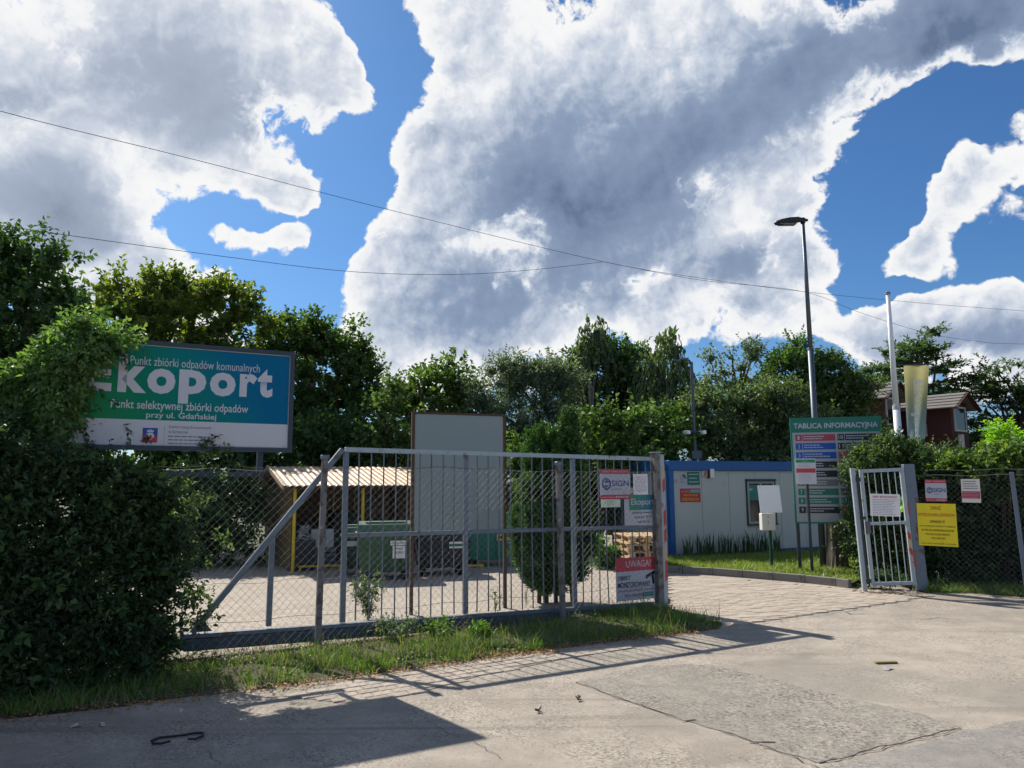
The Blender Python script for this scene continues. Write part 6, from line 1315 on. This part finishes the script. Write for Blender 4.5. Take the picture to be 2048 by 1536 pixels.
def iris(px, k, lab):
    p0 = CB + Vector((math.cos(cy_), math.sin(cy_), 0)) * CV(px, 1100)[0] + Vector((math.sin(cy_), -math.cos(cy_), 0)) * (.35 + R.uniform(-.08, .1)); p0.z = .08; r_ = empty('iris_clump', p0, R.uniform(0, 3), lab, 'plant', 'clumps of blade leaves along the cabin'); mb = MB()
    for j in range(26):
        a = R.uniform(0, 2 * math.pi); h = R.uniform(.22, .62); ln = R.uniform(.05, .35) * h; b = Vector((R.uniform(-.16, .16), R.uniform(-.10, .10), 0)); dx = Vector((math.cos(a), math.sin(a), 0)); sd = Vector((-dx.y, dx.x, 0)) * .014
        q1 = b + dx * ln * .3 + Vector((0, 0, h * .6)); q2 = b + dx * ln + Vector((0, 0, h)); mb.add([b - sd, b + sd, q1 + sd * .9, q1 - sd * .9, q2], [(0, 1, 2, 3), (3, 2, 4)])
    o = mb.build('blades', LF_IRIS, r_); at = o.data.attributes.new('rnd', 'FLOAT', 'FACE'); at.data.foreach_set('value', np.repeat(rng.random(26), 2).astype(np.float32))
LF_IRIS = leafmat('leaf_iris', (.018, .04, .016), (.045, .08, .028), (.12, .10, .05), .25, .16, .9)
for k, px in enumerate((1360, 1380, 1402, 1424, 1446, 1470, 1492, 1512, 1532)): iris(px, k, 'clump of dark blade leaves at the cabin, ' + ['at the blue corner post', 'second from the blue corner post', 'third from the blue corner post', 'under the red rule sign', 'middle of the row', 'left below the window', 'under the window corner', 'last but one before the green post', 'next to the green meter post'][k])

# fallen leaves and litter along the verge edge
def litter(name, pts, n, spread, mat, ll, z=.012):
    base = []
    for _ in range(n):
        k = R.randrange(len(pts) - 1); p = pts[k].lerp(pts[k + 1], R.random()); base.append((p.x + R.gauss(0, spread), p.y + R.gauss(0, spread), z + R.uniform(0, .02)))
    b = np.array(base); d = unit(np.stack([rng.normal(size=n), rng.normal(size=n), rng.normal(0, .22, n)], 1)); me, m = leaf_mesh(name, b, d, ll, ll * .6, mat, flat=.85); o = finish(me, name, rng.random(m), mat, None); o['kind'] = 'stuff'; return o
litter('fallen_leaves', edge[2:7], 900, .07, LF_BROWN, .035); litter('fallen_leaves', [first] + edge[:3], 420, .10, LF_BROWN, .035); litter('fallen_leaves', [G(870, 1320), G(1100, 1305)], 260, .08, LF_BROWN, .04)
litter('fallen_leaves', [G(1700, 1184), G(1850, 1192)], 160, .05, LF_BROWN, .035); litter('fallen_leaves', [FW(-1, .1), FW(4, .1)], 500, .22, LF_BROWN, .03, .04)
gb = np.array([(G(R.uniform(100, 2048), R.uniform(1300, 1536)))[:] for _ in range(1500)]); d = unit(np.stack([rng.normal(size=1500), rng.normal(size=1500), rng.normal(0, .3, 1500)], 1))
me, m = leaf_mesh('grit', gb + np.array([0, 0, .004]), d, .010, .007, None, flat=.9); finish(me, 'grit', rng.random(m), M('grit_grey', (.10, .09, .075), .9), None)['kind'] = 'stuff'

pp = np.array(VERGE); lo, hi = pp.min(0), pp.max(0); q = []
while len(q) < 5200:
    x, y = rng.uniform(lo, hi)
    if inside((x, y), VERGE) and math.sin(x * 4.1 + math.sin(y * 5)) * math.sin(y * 4.7 + x) > -.15: q.append((x, y, .03 + rng.random() * .05))
q = np.array(q); d = unit(np.stack([rng.normal(size=len(q)), rng.normal(size=len(q)), rng.uniform(-.1, .5, len(q))], 1)); me, m = leaf_mesh('ground_cover', q, d, .045, .026, None, flat=.8); finish(me, 'ground_cover', rng.random(m), LF_BUSH, None)['kind'] = 'stuff'
qs = []
while len(qs) < 3000:
    s_, t_ = rng.uniform(-2, 4.6), rng.normal(-.12, .22); p = FW(s_, t_); qs.append((p.x, p.y, .03 + rng.random() * .05))
qs = np.array(qs); d = unit(np.stack([rng.normal(size=3000), rng.normal(size=3000), rng.normal(0, .3, 3000)], 1)); me, m = leaf_mesh('dry_litter', qs, d, .05, .010, None, flat=.85); finish(me, 'dry_litter', rng.random(m), leafmat('dry_straw', (.07, .055, .035), (.14, .11, .07), (.26, .21, .14), .15, .05, .85), None)['kind'] = 'stuff'
